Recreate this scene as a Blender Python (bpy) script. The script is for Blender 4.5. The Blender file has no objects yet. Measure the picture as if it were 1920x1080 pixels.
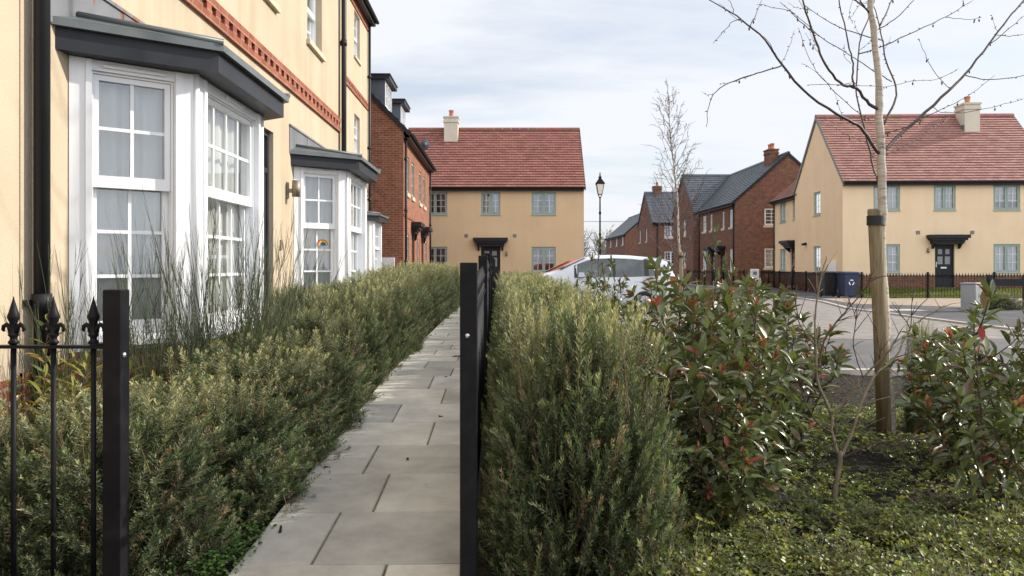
import bpy, math, random
import numpy as np
from mathutils import Matrix, Vector

# ------------------------------------------------------------------ camera, sky, sun, exposure
scene = bpy.context.scene
EYE = 1.32
TH = math.atan(26.0 / 1500.0)          # the street runs one degree left of the camera axis
R = math.radians

cam_data = bpy.data.cameras.new("camera")
cam = bpy.data.objects.new("camera", cam_data)
scene.collection.objects.link(cam)
cam.location = (0, 0, EYE)
cam.rotation_euler = (R(90), 0, 0)
cam_data.sensor_width = 36.0
cam_data.lens = 36.0 * 1500 / 1920
cam_data.shift_y = -40.0 / 1920
cam_data.clip_end = 5000
cam_data.clip_start = 0.05
scene.camera = cam

SUN_EL, SUN_AZ = R(31), R(76)          # azimuth clockwise from +Y
world = bpy.data.worlds.new("World")
scene.world = world
world.use_nodes = True
wn, wl = world.node_tree.nodes, world.node_tree.links
wn.clear()
w_out = wn.new("ShaderNodeOutputWorld")
w_bg = wn.new("ShaderNodeBackground")
w_sky = wn.new("ShaderNodeTexSky")
w_sky.sky_type = 'NISHITA'
w_sky.sun_disc = False
w_sky.sun_elevation = SUN_EL
w_sky.sun_rotation = SUN_AZ
w_sky.dust_density = 1.5
w_bg.inputs["Strength"].default_value = 0.11
w_tc = wn.new("ShaderNodeTexCoord")
w_sep = wn.new("ShaderNodeSeparateXYZ")
w_add = wn.new("ShaderNodeMath"); w_add.operation = 'ADD'; w_add.inputs[1].default_value = 0.18
w_div = wn.new("ShaderNodeVectorMath"); w_div.operation = 'DIVIDE'
w_cmb = wn.new("ShaderNodeCombineXYZ")
w_map = wn.new("ShaderNodeMapping"); w_map.inputs["Scale"].default_value = (0.9, 2.2, 1.0); w_map.inputs["Location"].default_value = (3.1, 0.7, 0); w_map.inputs["Rotation"].default_value = (0, 0, R(-14))
w_noi = wn.new("ShaderNodeTexNoise"); w_noi.inputs["Scale"].default_value = 1.1; w_noi.inputs["Detail"].default_value = 7; w_noi.inputs["Roughness"].default_value = 0.55
w_rmp = wn.new("ShaderNodeValToRGB")
w_rmp.color_ramp.elements[0].position = 0.32; w_rmp.color_ramp.elements[0].color = (0.52, 0.52, 0.52, 1)
w_rmp.color_ramp.elements[1].position = 0.55; w_rmp.color_ramp.elements[1].color = (1, 1, 1, 1)
w_mix = wn.new("ShaderNodeMix"); w_mix.data_type = 'RGBA'
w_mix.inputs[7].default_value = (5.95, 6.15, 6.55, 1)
wl.new(w_tc.outputs["Generated"], w_sep.inputs[0])
wl.new(w_sep.outputs["Z"], w_add.inputs[0])
for k in range(3):
    wl.new(w_add.outputs[0], w_cmb.inputs[k])
wl.new(w_tc.outputs["Generated"], w_div.inputs[0]); wl.new(w_cmb.outputs[0], w_div.inputs[1])
wl.new(w_div.outputs[0], w_map.inputs[0]); wl.new(w_map.outputs[0], w_noi.inputs["Vector"])
wl.new(w_noi.outputs[0], w_rmp.inputs[0]); wl.new(w_rmp.outputs[0], w_mix.inputs[0])
# sky made brighter behind the camera, added to lift the shaded house fronts
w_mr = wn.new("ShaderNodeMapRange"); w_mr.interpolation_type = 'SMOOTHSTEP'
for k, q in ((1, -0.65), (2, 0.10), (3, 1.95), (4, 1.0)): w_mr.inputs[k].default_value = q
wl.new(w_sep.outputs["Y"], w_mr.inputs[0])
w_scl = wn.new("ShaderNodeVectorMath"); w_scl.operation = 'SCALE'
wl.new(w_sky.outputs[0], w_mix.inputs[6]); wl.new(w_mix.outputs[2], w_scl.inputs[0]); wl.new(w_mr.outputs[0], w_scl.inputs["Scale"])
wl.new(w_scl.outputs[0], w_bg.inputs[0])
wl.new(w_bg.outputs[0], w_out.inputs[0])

sun_data = bpy.data.lights.new("sun", 'SUN')
sun_data.energy = 4.1
sun_data.angle = R(0.6)
sun_data.color = (1.0, 0.93, 0.82)
sun = bpy.data.objects.new("sun", sun_data)
scene.collection.objects.link(sun)
sd = Vector((math.sin(SUN_AZ) * math.cos(SUN_EL), math.cos(SUN_AZ) * math.cos(SUN_EL), math.sin(SUN_EL)))
sun.rotation_euler = sd.to_track_quat('Z', 'Y').to_euler()
scene.view_settings.view_transform = 'Standard'
scene.view_settings.look = 'None'
scene.view_settings.exposure = 0.50
scene.view_settings.gamma = 1.0
scene.cycles.max_bounces = 8
scene.cycles.transparent_max_bounces = 12
scene.cycles.use_denoising = True

# ------------------------------------------------------------------ helpers
def S(x, v, z=0.0):
    """street frame: x to the right of the street axis, v along it"""
    return Vector((x * math.cos(TH) - v * math.sin(TH), x * math.sin(TH) + v * math.cos(TH), z))

def P(px, py, Y):
    return Vector(((px - 960) / 1500 * Y, Y, EYE + (500 - py) / 1500 * Y))

class MB:
    def __init__(s, M=None):
        s.v = []; s.f = []; s.c = []; s.M = M; s.sm = []
    def pt(s, p):
        p = Vector(p)
        s.v.append(s.M @ p if s.M is not None else p)
        return len(s.v) - 1
    def face(s, pts, col=None, smooth=False):
        s.f.append([s.pt(p) for p in pts]); s.c.append(col); s.sm.append(smooth)
    def iface(s, idx, col=None, smooth=False):
        s.f.append(list(idx)); s.c.append(col); s.sm.append(smooth)
    def box(s, x0, x1, y0, y1, z0, z1, col=None):
        i = [s.pt((x, y, z)) for z in (z0, z1) for y in (y0, y1) for x in (x0, x1)]
        for q in ((0, 2, 3, 1), (4, 5, 7, 6), (0, 1, 5, 4), (2, 6, 7, 3), (0, 4, 6, 2), (1, 3, 7, 5)):
            s.iface([i[k] for k in q], col)
    def bbox(s, x0, x1, y0, y1, z0, z1, b, col=None):
        """box with chamfered top edges and vertical corners"""
        def ring(ins, z, cc):
            a0, a1, b0, b1 = x0 + ins, x1 - ins, y0 + ins, y1 - ins
            return [s.pt(p) for p in ((a0 + cc, b0, z), (a1 - cc, b0, z), (a1, b0 + cc, z), (a1, b1 - cc, z), (a1 - cc, b1, z), (a0 + cc, b1, z), (a0, b1 - cc, z), (a0, b0 + cc, z))]
        rs = [ring(0, z0, b), ring(0, z1 - b, b), ring(b, z1, b)]
        for r0, r1 in zip(rs, rs[1:]):
            for k in range(8):
                s.iface((r0[k], r0[(k + 1) % 8], r1[(k + 1) % 8], r1[k]), col)
        s.iface(rs[-1], col); s.iface(rs[0][::-1], col)
    def prism(s, poly, f, d0, d1, col=None):
        """poly: 2-D points; f(a,b,d) gives the 3-D point"""
        a = [s.pt(f(p[0], p[1], d0)) for p in poly]; b = [s.pt(f(p[0], p[1], d1)) for p in poly]
        n = len(poly)
        s.iface(a[::-1], col); s.iface(b, col)
        for k in range(n):
            s.iface((a[k], a[(k + 1) % n], b[(k + 1) % n], b[k]), col)
    def tube(s, pts, rad, n=8, caps=True, col=None, smooth=True):
        pts = [Vector(p) for p in pts]
        if not hasattr(rad, '__len__'):
            rad = [rad] * len(pts)
        prev = None; ref = None
        for i, p in enumerate(pts):
            d = (pts[min(i + 1, len(pts) - 1)] - pts[max(i - 1, 0)])
            if d.length < 1e-9: d = Vector((0, 0, 1))
            d.normalize()
            if ref is None:
                ref = Vector((1, 0, 0)) if abs(d.x) < 0.8 else Vector((0, 1, 0))
            a = (ref - d * ref.dot(d)).normalized(); ref = a
            b = d.cross(a)
            ring = [s.pt(p + (a * math.cos(2 * math.pi * k / n) + b * math.sin(2 * math.pi * k / n)) * rad[i]) for k in range(n)]
            if prev:
                for k in range(n):
                    s.iface((prev[k], prev[(k + 1) % n], ring[(k + 1) % n], ring[k]), col, smooth)
            elif caps: s.iface(ring[::-1], col)
            prev = ring
        if caps: s.iface(prev, col)
    def lathe(s, c, prof, n=12, col=None, smooth=True, rot=0.0):
        prev = None
        for r, z in prof:
            ring = [s.pt((c[0] + r * math.cos(rot + 2 * math.pi * k / n), c[1] + r * math.sin(rot + 2 * math.pi * k / n), c[2] + z)) for k in range(n)]
            if prev:
                for k in range(n):
                    s.iface((prev[k], prev[(k + 1) % n], ring[(k + 1) % n], ring[k]), col, smooth)
            else: s.iface(ring[::-1], col)
            prev = ring
        s.iface(prev, col)
    def build(s, name, mat, parent=None, loc=None, uv=True):
        me = bpy.data.meshes.new(name)
        me.from_pydata([tuple(p) for p in s.v], [], s.f)
        if uv:
            ul = me.uv_layers.new(name="UVMap").data
            vs = me.vertices
            for p in me.polygons:
                n = p.normal
                t = Vector((-n.y, n.x, 0)) if (n.x * n.x + n.y * n.y) > 1e-4 else Vector((1, 0, 0))
                if t.x < -1e-6 or (abs(t.x) <= 1e-6 and t.y < 0): t = -t
                t.normalize(); b = n.cross(t)
                if b.z < 0 or (abs(b.z) < 1e-5 and b.y < 0): b = -b
                for li in p.loop_indices:
                    co = vs[me.loops[li].vertex_index].co
                    ul[li].uv = (co.dot(t), co.dot(b))
        if any(c is not None for c in s.c):
            ca = me.color_attributes.new("Col", 'FLOAT_COLOR', 'CORNER')
            arr = np.ones((len(me.loops), 4), dtype=np.float32)
            for p, c in zip(me.polygons, s.c):
                if c is not None:
                    arr[p.loop_start:p.loop_start + p.loop_total, :3] = c
            ca.data.foreach_set("color", arr.ravel())
        if any(s.sm):
            me.polygons.foreach_set("use_smooth", s.sm)
        me.materials.append(mat)
        me.update()
        o = bpy.data.objects.new(name, me)
        scene.collection.objects.link(o)
        if parent: o.parent = parent
        if loc is not None: o.location = loc
        return o

def frame(O, U, N):
    U, N, O = Vector(U), Vector(N), Vector(O)
    return Matrix(((U.x, N.x, 0, O.x), (U.y, N.y, 0, O.y), (U.z, N.z, 1, O.z), (0, 0, 0, 1)))

def tag(o, label=None, cat=None, group=None, kind=None):
    if label: o["label"] = label
    if cat: o["category"] = cat
    if group: o["group"] = group
    if kind: o["kind"] = kind
    return o

def thing(name, label, cat, loc=(0, 0, 0), rz=0.0, group=None):
    o = bpy.data.objects.new(name, None)
    scene.collection.objects.link(o)
    o.empty_display_size = 0.2
    o.location = loc; o.rotation_euler = (0, 0, rz)
    return tag(o, label, cat, group)

CHILDREN = {}
def copy_tree(o, parent=None):
    c = o.copy(); scene.collection.objects.link(c)
    if parent: c.parent = parent
    for ch in list(o.children):
        copy_tree(ch, c)
    return c

def again(src, label, loc, rz=0.0, scale=(1, 1, 1), group=None):
    c = copy_tree(src)
    c.location = loc; c.rotation_euler = (0, 0, rz); c.scale = scale
    c["label"] = label
    if group: c["group"] = group
    return c

# numpy scatter meshes (leaves, needles, chips)
class NPM:
    def __init__(s):
        s.V = []; s.L = []; s.Z = []; s.C = []; s.n = 0
    def add(s, T, polys, Rm, sc, pos, col):
        """template T (k,3); rotations (n,3,3); scales (n,) or (n,3); positions (n,3); colours (n,3) or (n,k,3)"""
        n, k = len(pos), len(T)
        sc = np.asarray(sc, dtype=float)
        if sc.ndim == 1: sc = sc[:, None].repeat(3, 1)
        tv = T[None, :, :] * sc[:, None, :]
        V = np.einsum('nij,nkj->nki', Rm, tv) + pos[:, None, :]
        if col.ndim == 2: col = col[:, None, :].repeat(k, 1)
        off = (np.arange(n) * k + s.n)
        lp = np.concatenate([np.asarray(p) for p in polys]); sz = np.array([len(p) for p in polys])
        s.L.append((off[:, None] + lp[None, :]).ravel()); s.Z.append(np.tile(sz, n))
        s.V.append(V.reshape(-1, 3)); s.C.append(col.reshape(-1, 3)); s.n += n * k
    def mesh(s, name, mat, smooth=False):
        V = np.concatenate(s.V).astype(np.float32); L = np.concatenate(s.L).astype(np.int32); Z = np.concatenate(s.Z)
        C = np.concatenate(s.C).astype(np.float32)
        me = bpy.data.meshes.new(name)
        me.vertices.add(len(V)); me.vertices.foreach_set("co", V.ravel())
        me.loops.add(len(L)); me.loops.foreach_set("vertex_index", L)
        me.polygons.add(len(Z)); me.polygons.foreach_set("loop_start", (np.cumsum(Z) - Z).astype(np.int32))
        me.update(calc_edges=True)
        ca = me.color_attributes.new("Col", 'FLOAT_COLOR', 'POINT')
        ca.data.foreach_set("color", np.concatenate([C, np.ones((len(C), 1), np.float32)], 1).ravel())
        if smooth: me.polygons.foreach_set("use_smooth", np.ones(len(Z), dtype=bool))
        me.materials.append(mat)
        return me
    def build(s, name, mat, parent=None, smooth=False):
        o = bpy.data.objects.new(name, s.mesh(name, mat, smooth))
        scene.collection.objects.link(o)
        if parent: o.parent = parent
        return o

def unit(a):
    return a / np.maximum(np.linalg.norm(a, axis=-1, keepdims=True), 1e-9)

def frames(d, rng, up=None, roll=0.0):
    """columns: side, along d, normal"""
    n = len(d)
    ref = rng.normal(size=(n, 3)) if up is None else up + rng.normal(size=(n, 3)) * roll
    X = unit(np.cross(d, ref)); Zv = np.cross(X, d)
    return np.stack([X, d, Zv], axis=2)

# ------------------------------------------------------------------ materials
def new_mat(name):
    m = bpy.data.materials.new(name); m.use_nodes = True
    nt = m.node_tree
    return m, nt, nt.nodes["Principled BSDF"]

def set_spec(b, s): b.inputs["Specular IOR Level"].default_value = s

def coords(nt, kind):
    tc = nt.nodes.new("ShaderNodeTexCoord")
    return tc.outputs["UV" if kind == 'UV' else "Object"]

def mat_noise(name, c1, c2, scale=4.0, rough=0.7, bump=0.0, bscale=60.0, spec=0.5, metal=0.0, kind='Object', stretch=None, detail=5, bdist=0.01, c3=None, s3=0.6, streak=0.0):
    m, nt, b = new_mat(name)
    co = coords(nt, kind)
    if stretch:
        mp = nt.nodes.new("ShaderNodeMapping"); mp.inputs["Scale"].default_value = stretch
        nt.links.new(co, mp.inputs[0]); co = mp.outputs[0]
    n = nt.nodes.new("ShaderNodeTexNoise"); n.inputs["Scale"].default_value = scale; n.inputs["Detail"].default_value = detail
    nt.links.new(co, n.inputs["Vector"])
    rp = nt.nodes.new("ShaderNodeValToRGB")
    rp.color_ramp.elements[0].position = 0.3; rp.color_ramp.elements[0].color = (*c1, 1)
    rp.color_ramp.elements[1].position = 0.7; rp.color_ramp.elements[1].color = (*c2, 1)
    nt.links.new(n.outputs[0], rp.inputs[0])
    out = rp.outputs[0]
    if c3 is not None:
        n3 = nt.nodes.new("ShaderNodeTexNoise"); n3.inputs["Scale"].default_value = s3; n3.inputs["Detail"].default_value = 6
        nt.links.new(co, n3.inputs["Vector"])
        r3 = nt.nodes.new("ShaderNodeValToRGB"); r3.color_ramp.elements[0].position = 0.52; r3.color_ramp.elements[1].position = 0.72
        r3.color_ramp.elements[1].color = (0.8, 0.8, 0.8, 1)
        nt.links.new(n3.outputs[0], r3.inputs[0])
        mx = nt.nodes.new("ShaderNodeMix"); mx.data_type = 'RGBA'; mx.inputs[7].default_value = (*c3, 1)
        nt.links.new(r3.outputs[0], mx.inputs[0]); nt.links.new(out, mx.inputs[6]); out = mx.outputs[2]
    if streak:
        ms = nt.nodes.new("ShaderNodeMapping"); ms.inputs["Scale"].default_value = (2.6, 2.6, 0.16)
        nt.links.new(co, ms.inputs[0])
        ns = nt.nodes.new("ShaderNodeTexNoise"); ns.inputs["Scale"].default_value = 1.0; ns.inputs["Detail"].default_value = 8; ns.inputs["Roughness"].default_value = 0.7
        nt.links.new(ms.outputs[0], ns.inputs["Vector"])
        rs = nt.nodes.new("ShaderNodeValToRGB"); k = 1 - streak
        rs.color_ramp.elements[0].position = 0.30; rs.color_ramp.elements[0].color = (k, k * 0.99, k * 0.97, 1)
        rs.color_ramp.elements[1].position = 0.56; rs.color_ramp.elements[1].color = (1, 1, 1, 1)
        nt.links.new(ns.outputs[0], rs.inputs[0])
        mxs = nt.nodes.new("ShaderNodeMix"); mxs.data_type = 'RGBA'; mxs.blend_type = 'MULTIPLY'; mxs.inputs[0].default_value = 1.0
        nt.links.new(out, mxs.inputs[6]); nt.links.new(rs.outputs[0], mxs.inputs[7]); out = mxs.outputs[2]
    nt.links.new(out, b.inputs["Base Color"])
    b.inputs["Roughness"].default_value = rough; b.inputs["Metallic"].default_value = metal; set_spec(b, spec)
    if bump:
        n2 = nt.nodes.new("ShaderNodeTexNoise"); n2.inputs["Scale"].default_value = bscale; n2.inputs["Detail"].default_value = 4
        nt.links.new(co, n2.inputs["Vector"])
        bp = nt.nodes.new("ShaderNodeBump"); bp.inputs["Strength"].default_value = bump; bp.inputs["Distance"].default_value = bdist
        nt.links.new(n2.outputs[0], bp.inputs["Height"]); nt.links.new(bp.outputs[0], b.inputs["Normal"])
    return m

def mat_brick(name, c1, c2, mortar, bw=0.225, bh=0.075, ms=0.01, rough=0.85, offset=0.5, dark=None, bump=0.6, spec=0.2):
    m, nt, b = new_mat(name)
    co = coords(nt, 'UV')
    br = nt.nodes.new("ShaderNodeTexBrick")
    br.offset = offset
    br.inputs["Scale"].default_value = 1.0
    br.inputs["Brick Width"].default_value = bw; br.inputs["Row Height"].default_value = bh
    br.inputs["Mortar Size"].default_value = ms; br.inputs["Mortar Smooth"].default_value = 0.15
    br.inputs["Color1"].default_value = (*c1, 1); br.inputs["Color2"].default_value = (*c2, 1); br.inputs["Mortar"].default_value = (*mortar, 1)
    nt.links.new(co, br.inputs["Vector"])
    n = nt.nodes.new("ShaderNodeTexNoise"); n.inputs["Scale"].default_value = 3.5; n.inputs["Detail"].default_value = 6; n.inputs["Roughness"].default_value = 0.7
    nt.links.new(co, n.inputs["Vector"])
    rp = nt.nodes.new("ShaderNodeValToRGB")
    rp.color_ramp.elements[0].position = 0.3; rp.color_ramp.elements[0].color = (0.62, 0.6, 0.6, 1)
    rp.color_ramp.elements[1].position = 0.72; rp.color_ramp.elements[1].color = (1.15, 1.12, 1.1, 1)
    nt.links.new(n.outputs[0], rp.inputs[0])
    mx = nt.nodes.new("ShaderNodeMix"); mx.data_type = 'RGBA'; mx.blend_type = 'MULTIPLY'; mx.inputs[0].default_value = 1.0
    nt.links.new(br.outputs["Color"], mx.inputs[6]); nt.links.new(rp.outputs[0], mx.inputs[7])
    nt.links.new(mx.outputs[2], b.inputs["Base Color"])
    b.inputs["Roughness"].default_value = rough; set_spec(b, spec)
    bp = nt.nodes.new("ShaderNodeBump"); bp.inputs["Strength"].default_value = bump; bp.inputs["Distance"].default_value = 0.006; bp.invert = True
    nt.links.new(br.outputs["Fac"], bp.inputs["Height"]); nt.links.new(bp.outputs[0], b.inputs["Normal"])
    return m

def mat_attr(name, rough=0.5, spec=0.5, trans=0.0, noise=0.0, nscale=6.0, bump=0.0, bscale=80, coat=0.0, tcol=1.6):
    m, nt, b = new_mat(name)
    at = nt.nodes.new("ShaderNodeAttribute"); at.attribute_name = "Col"
    out = at.outputs["Color"]
    if noise:
        n = nt.nodes.new("ShaderNodeTexNoise"); n.inputs["Scale"].default_value = nscale; n.inputs["Detail"].default_value = 6
        n.inputs["Roughness"].default_value = 0.65
        nt.links.new(coords(nt, 'Object'), n.inputs["Vector"])
        rp = nt.nodes.new("ShaderNodeValToRGB")
        rp.color_ramp.elements[0].position = 0.3; rp.color_ramp.elements[0].color = (1 - noise, 1 - noise, 1 - noise, 1)
        rp.color_ramp.elements[1].position = 0.7; rp.color_ramp.elements[1].color = (1 + noise * 0.6, 1 + noise * 0.6, 1 + noise * 0.6, 1)
        nt.links.new(n.outputs[0], rp.inputs[0])
        mx = nt.nodes.new("ShaderNodeMix"); mx.data_type = 'RGBA'; mx.blend_type = 'MULTIPLY'; mx.inputs[0].default_value = 1.0
        nt.links.new(out, mx.inputs[6]); nt.links.new(rp.outputs[0], mx.inputs[7]); out = mx.outputs[2]
    nt.links.new(out, b.inputs["Base Color"])
    b.inputs["Roughness"].default_value = rough; set_spec(b, spec)
    if coat: b.inputs["Coat Weight"].default_value = coat; b.inputs["Coat Roughness"].default_value = 0.12
    if bump:
        n2 = nt.nodes.new("ShaderNodeTexNoise"); n2.inputs["Scale"].default_value = bscale; n2.inputs["Detail"].default_value = 5
        nt.links.new(coords(nt, 'Object'), n2.inputs["Vector"])
        bp = nt.nodes.new("ShaderNodeBump"); bp.inputs["Strength"].default_value = bump; bp.inputs["Distance"].default_value = 0.006
        nt.links.new(n2.outputs[0], bp.inputs["Height"]); nt.links.new(bp.outputs[0], b.inputs["Normal"])
    if trans:
        tr = nt.nodes.new("ShaderNodeBsdfTranslucent")
        ml = nt.nodes.new("ShaderNodeMix"); ml.data_type = 'RGBA'; ml.blend_type = 'MULTIPLY'; ml.inputs[0].default_value = 1.0
        ml.inputs[7].default_value = (tcol, tcol, tcol * 0.6, 1)
        nt.links.new(out, ml.inputs[6]); nt.links.new(ml.outputs[2], tr.inputs[0])
        ms = nt.nodes.new("ShaderNodeMixShader"); ms.inputs[0].default_value = trans
        o = nt.nodes["Material Output"]
        nt.links.new(b.outputs[0], ms.inputs[1]); nt.links.new(tr.outputs[0], ms.inputs[2]); nt.links.new(ms.outputs[0], o.inputs[0])
    return m

def mat_glass(name, tint=(0.85, 0.88, 0.88), ior=1.5, boost=0.05):
    m, nt, b = new_mat(name)
    nt.nodes.remove(b)
    t = nt.nodes.new("ShaderNodeBsdfTransparent"); t.inputs[0].default_value = (*tint, 1)
    g = nt.nodes.new("ShaderNodeBsdfGlossy"); g.inputs["Roughness"].default_value = 0.02; g.inputs["Color"].default_value = (0.95, 0.97, 1, 1)
    f = nt.nodes.new("ShaderNodeFresnel"); f.inputs[0].default_value = ior
    n = nt.nodes.new("ShaderNodeTexNoise"); n.inputs["Scale"].default_value = 1.3
    nt.links.new(coords(nt, 'Object'), n.inputs["Vector"])
    bp = nt.nodes.new("ShaderNodeBump"); bp.inputs["Strength"].default_value = 0.05; bp.inputs["Distance"].default_value = 0.02
    nt.links.new(n.outputs[0], bp.inputs["Height"]); nt.links.new(bp.outputs[0], g.inputs["Normal"])
    a = nt.nodes.new("ShaderNodeMath"); a.operation = 'ADD'; a.inputs[1].default_value = boost; a.use_clamp = True
    nt.links.new(f.outputs[0], a.inputs[0])
    mx = nt.nodes.new("ShaderNodeMixShader")
    nt.links.new(a.outputs[0], mx.inputs[0]); nt.links.new(t.outputs[0], mx.inputs[1]); nt.links.new(g.outputs[0], mx.inputs[2])
    nt.links.new(mx.outputs[0], nt.nodes["Material Output"].inputs[0])
    return m

def mat_cloth(name, c, trans=0.4):
    m, nt, b = new_mat(name)
    b.inputs["Base Color"].default_value = (*c, 1); b.inputs["Roughness"].default_value = 0.9; set_spec(b, 0.1)
    tr = nt.nodes.new("ShaderNodeBsdfTranslucent"); tr.inputs[0].default_value = (*c, 1)
    ms = nt.nodes.new("ShaderNodeMixShader"); ms.inputs[0].default_value = trans
    nt.links.new(b.outputs[0], ms.inputs[1]); nt.links.new(tr.outputs[0], ms.inputs[2]); nt.links.new(ms.outputs[0], nt.nodes["Material Output"].inputs[0])
    return m

def mat_flashing(name):
    m, nt, b = new_mat(name)
    co = coords(nt, 'Object')
    n = nt.nodes.new("ShaderNodeTexNoise"); n.inputs["Scale"].default_value = 3.0; n.inputs["Detail"].default_value = 6
    nt.links.new(co, n.inputs["Vector"])
    rp = nt.nodes.new("ShaderNodeValToRGB")
    rp.color_ramp.elements[0].position = 0.3; rp.color_ramp.elements[0].color = (0.12, 0.125, 0.135, 1)
    rp.color_ramp.elements[1].position = 0.7; rp.color_ramp.elements[1].color = (0.19, 0.195, 0.21, 1)
    nt.links.new(n.outputs[0], rp.inputs[0])
    mp = nt.nodes.new("ShaderNodeMapping"); mp.inputs["Scale"].default_value = (9, 9, 2.2)
    nt.links.new(co, mp.inputs[0])
    n2 = nt.nodes.new("ShaderNodeTexNoise"); n2.inputs["Scale"].default_value = 0.8; n2.inputs["Detail"].default_value = 3
    nt.links.new(mp.outputs[0], n2.inputs["Vector"])
    r2 = nt.nodes.new("ShaderNodeValToRGB"); r2.color_ramp.elements[0].position = 0.64; r2.color_ramp.elements[1].position = 0.68
    nt.links.new(n2.outputs[0], r2.inputs[0])
    mx = nt.nodes.new("ShaderNodeMix"); mx.data_type = 'RGBA'; mx.inputs[7].default_value = (0.20, 0.10, 0.07, 1)
    nt.links.new(r2.outputs[0], mx.inputs[0]); nt.links.new(rp.outputs[0], mx.inputs[6]); nt.links.new(mx.outputs[2], b.inputs["Base Color"])
    b.inputs["Roughness"].default_value = 0.5
    return m

M_CREAM = mat_noise("cream_render", (0.475, 0.393, 0.29), (0.53, 0.44, 0.327), 1.6, 0.95, 0.9, 170, 0.1, bdist=0.004, c3=(0.455, 0.372, 0.272), s3=0.9, streak=0.17)
M_OCHRE = mat_noise("ochre_render", (0.67, 0.475, 0.285), (0.71, 0.51, 0.31), 1.2, 0.95, 0.6, 60, 0.1, bdist=0.008, c3=(0.63, 0.45, 0.27), s3=0.5, streak=0.04)
M_BUFF = mat_noise("buff_render", (0.78, 0.595, 0.395), (0.82, 0.63, 0.42), 1.2, 0.95, 0.6, 60, 0.1, bdist=0.008, c3=(0.74, 0.565, 0.375), s3=0.5, streak=0.04)
M_BRICK_RED = mat_brick("red_brick", (0.34, 0.12, 0.07), (0.23, 0.078, 0.047), (0.34, 0.25, 0.18))
M_BRICK_BAND = mat_brick("band_brick", (0.34, 0.115, 0.07), (0.25, 0.08, 0.05), (0.36, 0.27, 0.2), bw=0.215, bh=0.075, ms=0.006)
M_BRICK_DARK = mat_brick("brown_brick", (0.22, 0.085, 0.05), (0.125, 0.05, 0.035), (0.26, 0.19, 0.14), ms=0.009)
M_WHITE = mat_noise("white_plastic", (0.76, 0.77, 0.79), (0.80, 0.81, 0.83), 2.0, 0.35, 0.0, spec=0.5, c3=(0.70, 0.70, 0.70), s3=1.2)
M_SAGE = mat_noise("sage_paint", (0.27, 0.345, 0.305), (0.31, 0.385, 0.34), 3.0, 0.45)
M_STONE = mat_noise("cast_stone", (0.50, 0.42, 0.29), (0.60, 0.51, 0.36), 6.0, 0.9, 0.3, 40)
M_GLASS = mat_glass("window_glass", boost=0.10)
M_GLASS_DARK = mat_glass("car_glass", (0.35, 0.42, 0.42), 1.5, 0.04)
M_NET = mat_cloth("net_curtain", (0.88, 0.865, 0.84), 0.25)
M_DRAPE = mat_cloth("mauve_drape", (0.30, 0.22, 0.22), 0.2)
M_BLIND = mat_cloth("white_blind", (0.75, 0.74, 0.72), 0.25)
M_BLUE_DRAPE = mat_cloth("pale_blue_drape", (0.42, 0.50, 0.62), 0.3)
M_LEAD = mat_flashing("lead_sheet")
M_ROOFGREY = mat_noise("grey_roof_sheet", (0.085, 0.10, 0.105), (0.125, 0.14, 0.145), 5.0, 0.4, 0.1, 20)
M_FASCIA = mat_noise("dark_grey_cladding", (0.017, 0.019, 0.025), (0.027, 0.029, 0.036), 3.0, 0.45, spec=0.25)
M_BLACK = mat_noise("black_gloss_paint", (0.005, 0.005, 0.007), (0.009, 0.009, 0.011), 8.0, 0.5, 0.15, 30, spec=0.15, c3=(0.018, 0.018, 0.02), s3=9)
M_BLACKPLASTIC = mat_noise("black_plastic", (0.010, 0.010, 0.013), (0.02, 0.02, 0.024), 6.0, 0.5, spec=0.3, stretch=(1, 1, 0.2))
M_DOOR = mat_noise("dark_door_paint", (0.02, 0.023, 0.027), (0.03, 0.033, 0.037), 3.0, 0.4)
M_STEEL = mat_noise("brushed_steel", (0.55, 0.55, 0.54), (0.68, 0.68, 0.67), 20, 0.3, metal=0.9)
M_BRONZE = mat_noise("weathered_metal", (0.18, 0.15, 0.12), (0.32, 0.27, 0.21), 20, 0.5, metal=0.5)
M_TILE = mat_attr("clay_tile", 0.8, 0.25, noise=0.10, nscale=3.0, bump=0.2, bscale=40)
M_SLATE = mat_attr("slate", 0.42, 0.5, noise=0.18, nscale=2.5)
M_POT = mat_noise("terracotta", (0.40, 0.14, 0.08), (0.48, 0.19, 0.11), 4.0, 0.85)
M_DARKTILE = mat_noise("dark_roof_tile", (0.07, 0.055, 0.05), (0.12, 0.09, 0.08), 8.0, 0.8, 0.6, 12, bdist=0.03)
M_DORMER = mat_noise("dormer_cladding", (0.07, 0.085, 0.11), (0.09, 0.105, 0.13), 2.0, 0.5)
M_SLAB = mat_attr("paving_slab", 0.85, 0.2, noise=0.30, nscale=2.6, bump=0.5, bscale=120)
M_JOINT = mat_noise("mossy_joint", (0.09, 0.095, 0.045), (0.20, 0.18, 0.12), 12.0, 0.95)
M_BLOCK = mat_brick("block_paving", (0.30, 0.28, 0.265), (0.24, 0.225, 0.215), (0.15, 0.14, 0.13), 0.2, 0.1, 0.006, bump=0.3)
M_BUFFPAVE = mat_brick("buff_paving", (0.40, 0.33, 0.26), (0.34, 0.28, 0.22), (0.30, 0.25, 0.2), 0.2, 0.1, 0.006, bump=0.3)
M_ASPHALT = mat_noise("asphalt", (0.055, 0.055, 0.062), (0.085, 0.085, 0.092), 2.5, 0.9, 0.5, 130, 0.3, bdist=0.006, c3=(0.14, 0.135, 0.13), s3=0.4)
M_ROAD = mat_noise("worn_road", (0.095, 0.095, 0.10), (0.135, 0.132, 0.132), 1.2, 0.9, 0.4, 110, 0.3, bdist=0.006, c3=(0.085, 0.085, 0.09), s3=0.5)
M_KERB = mat_noise("kerb_concrete", (0.34, 0.32, 0.28), (0.46, 0.43, 0.38), 5.0, 0.9, 0.3, 60)
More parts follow.
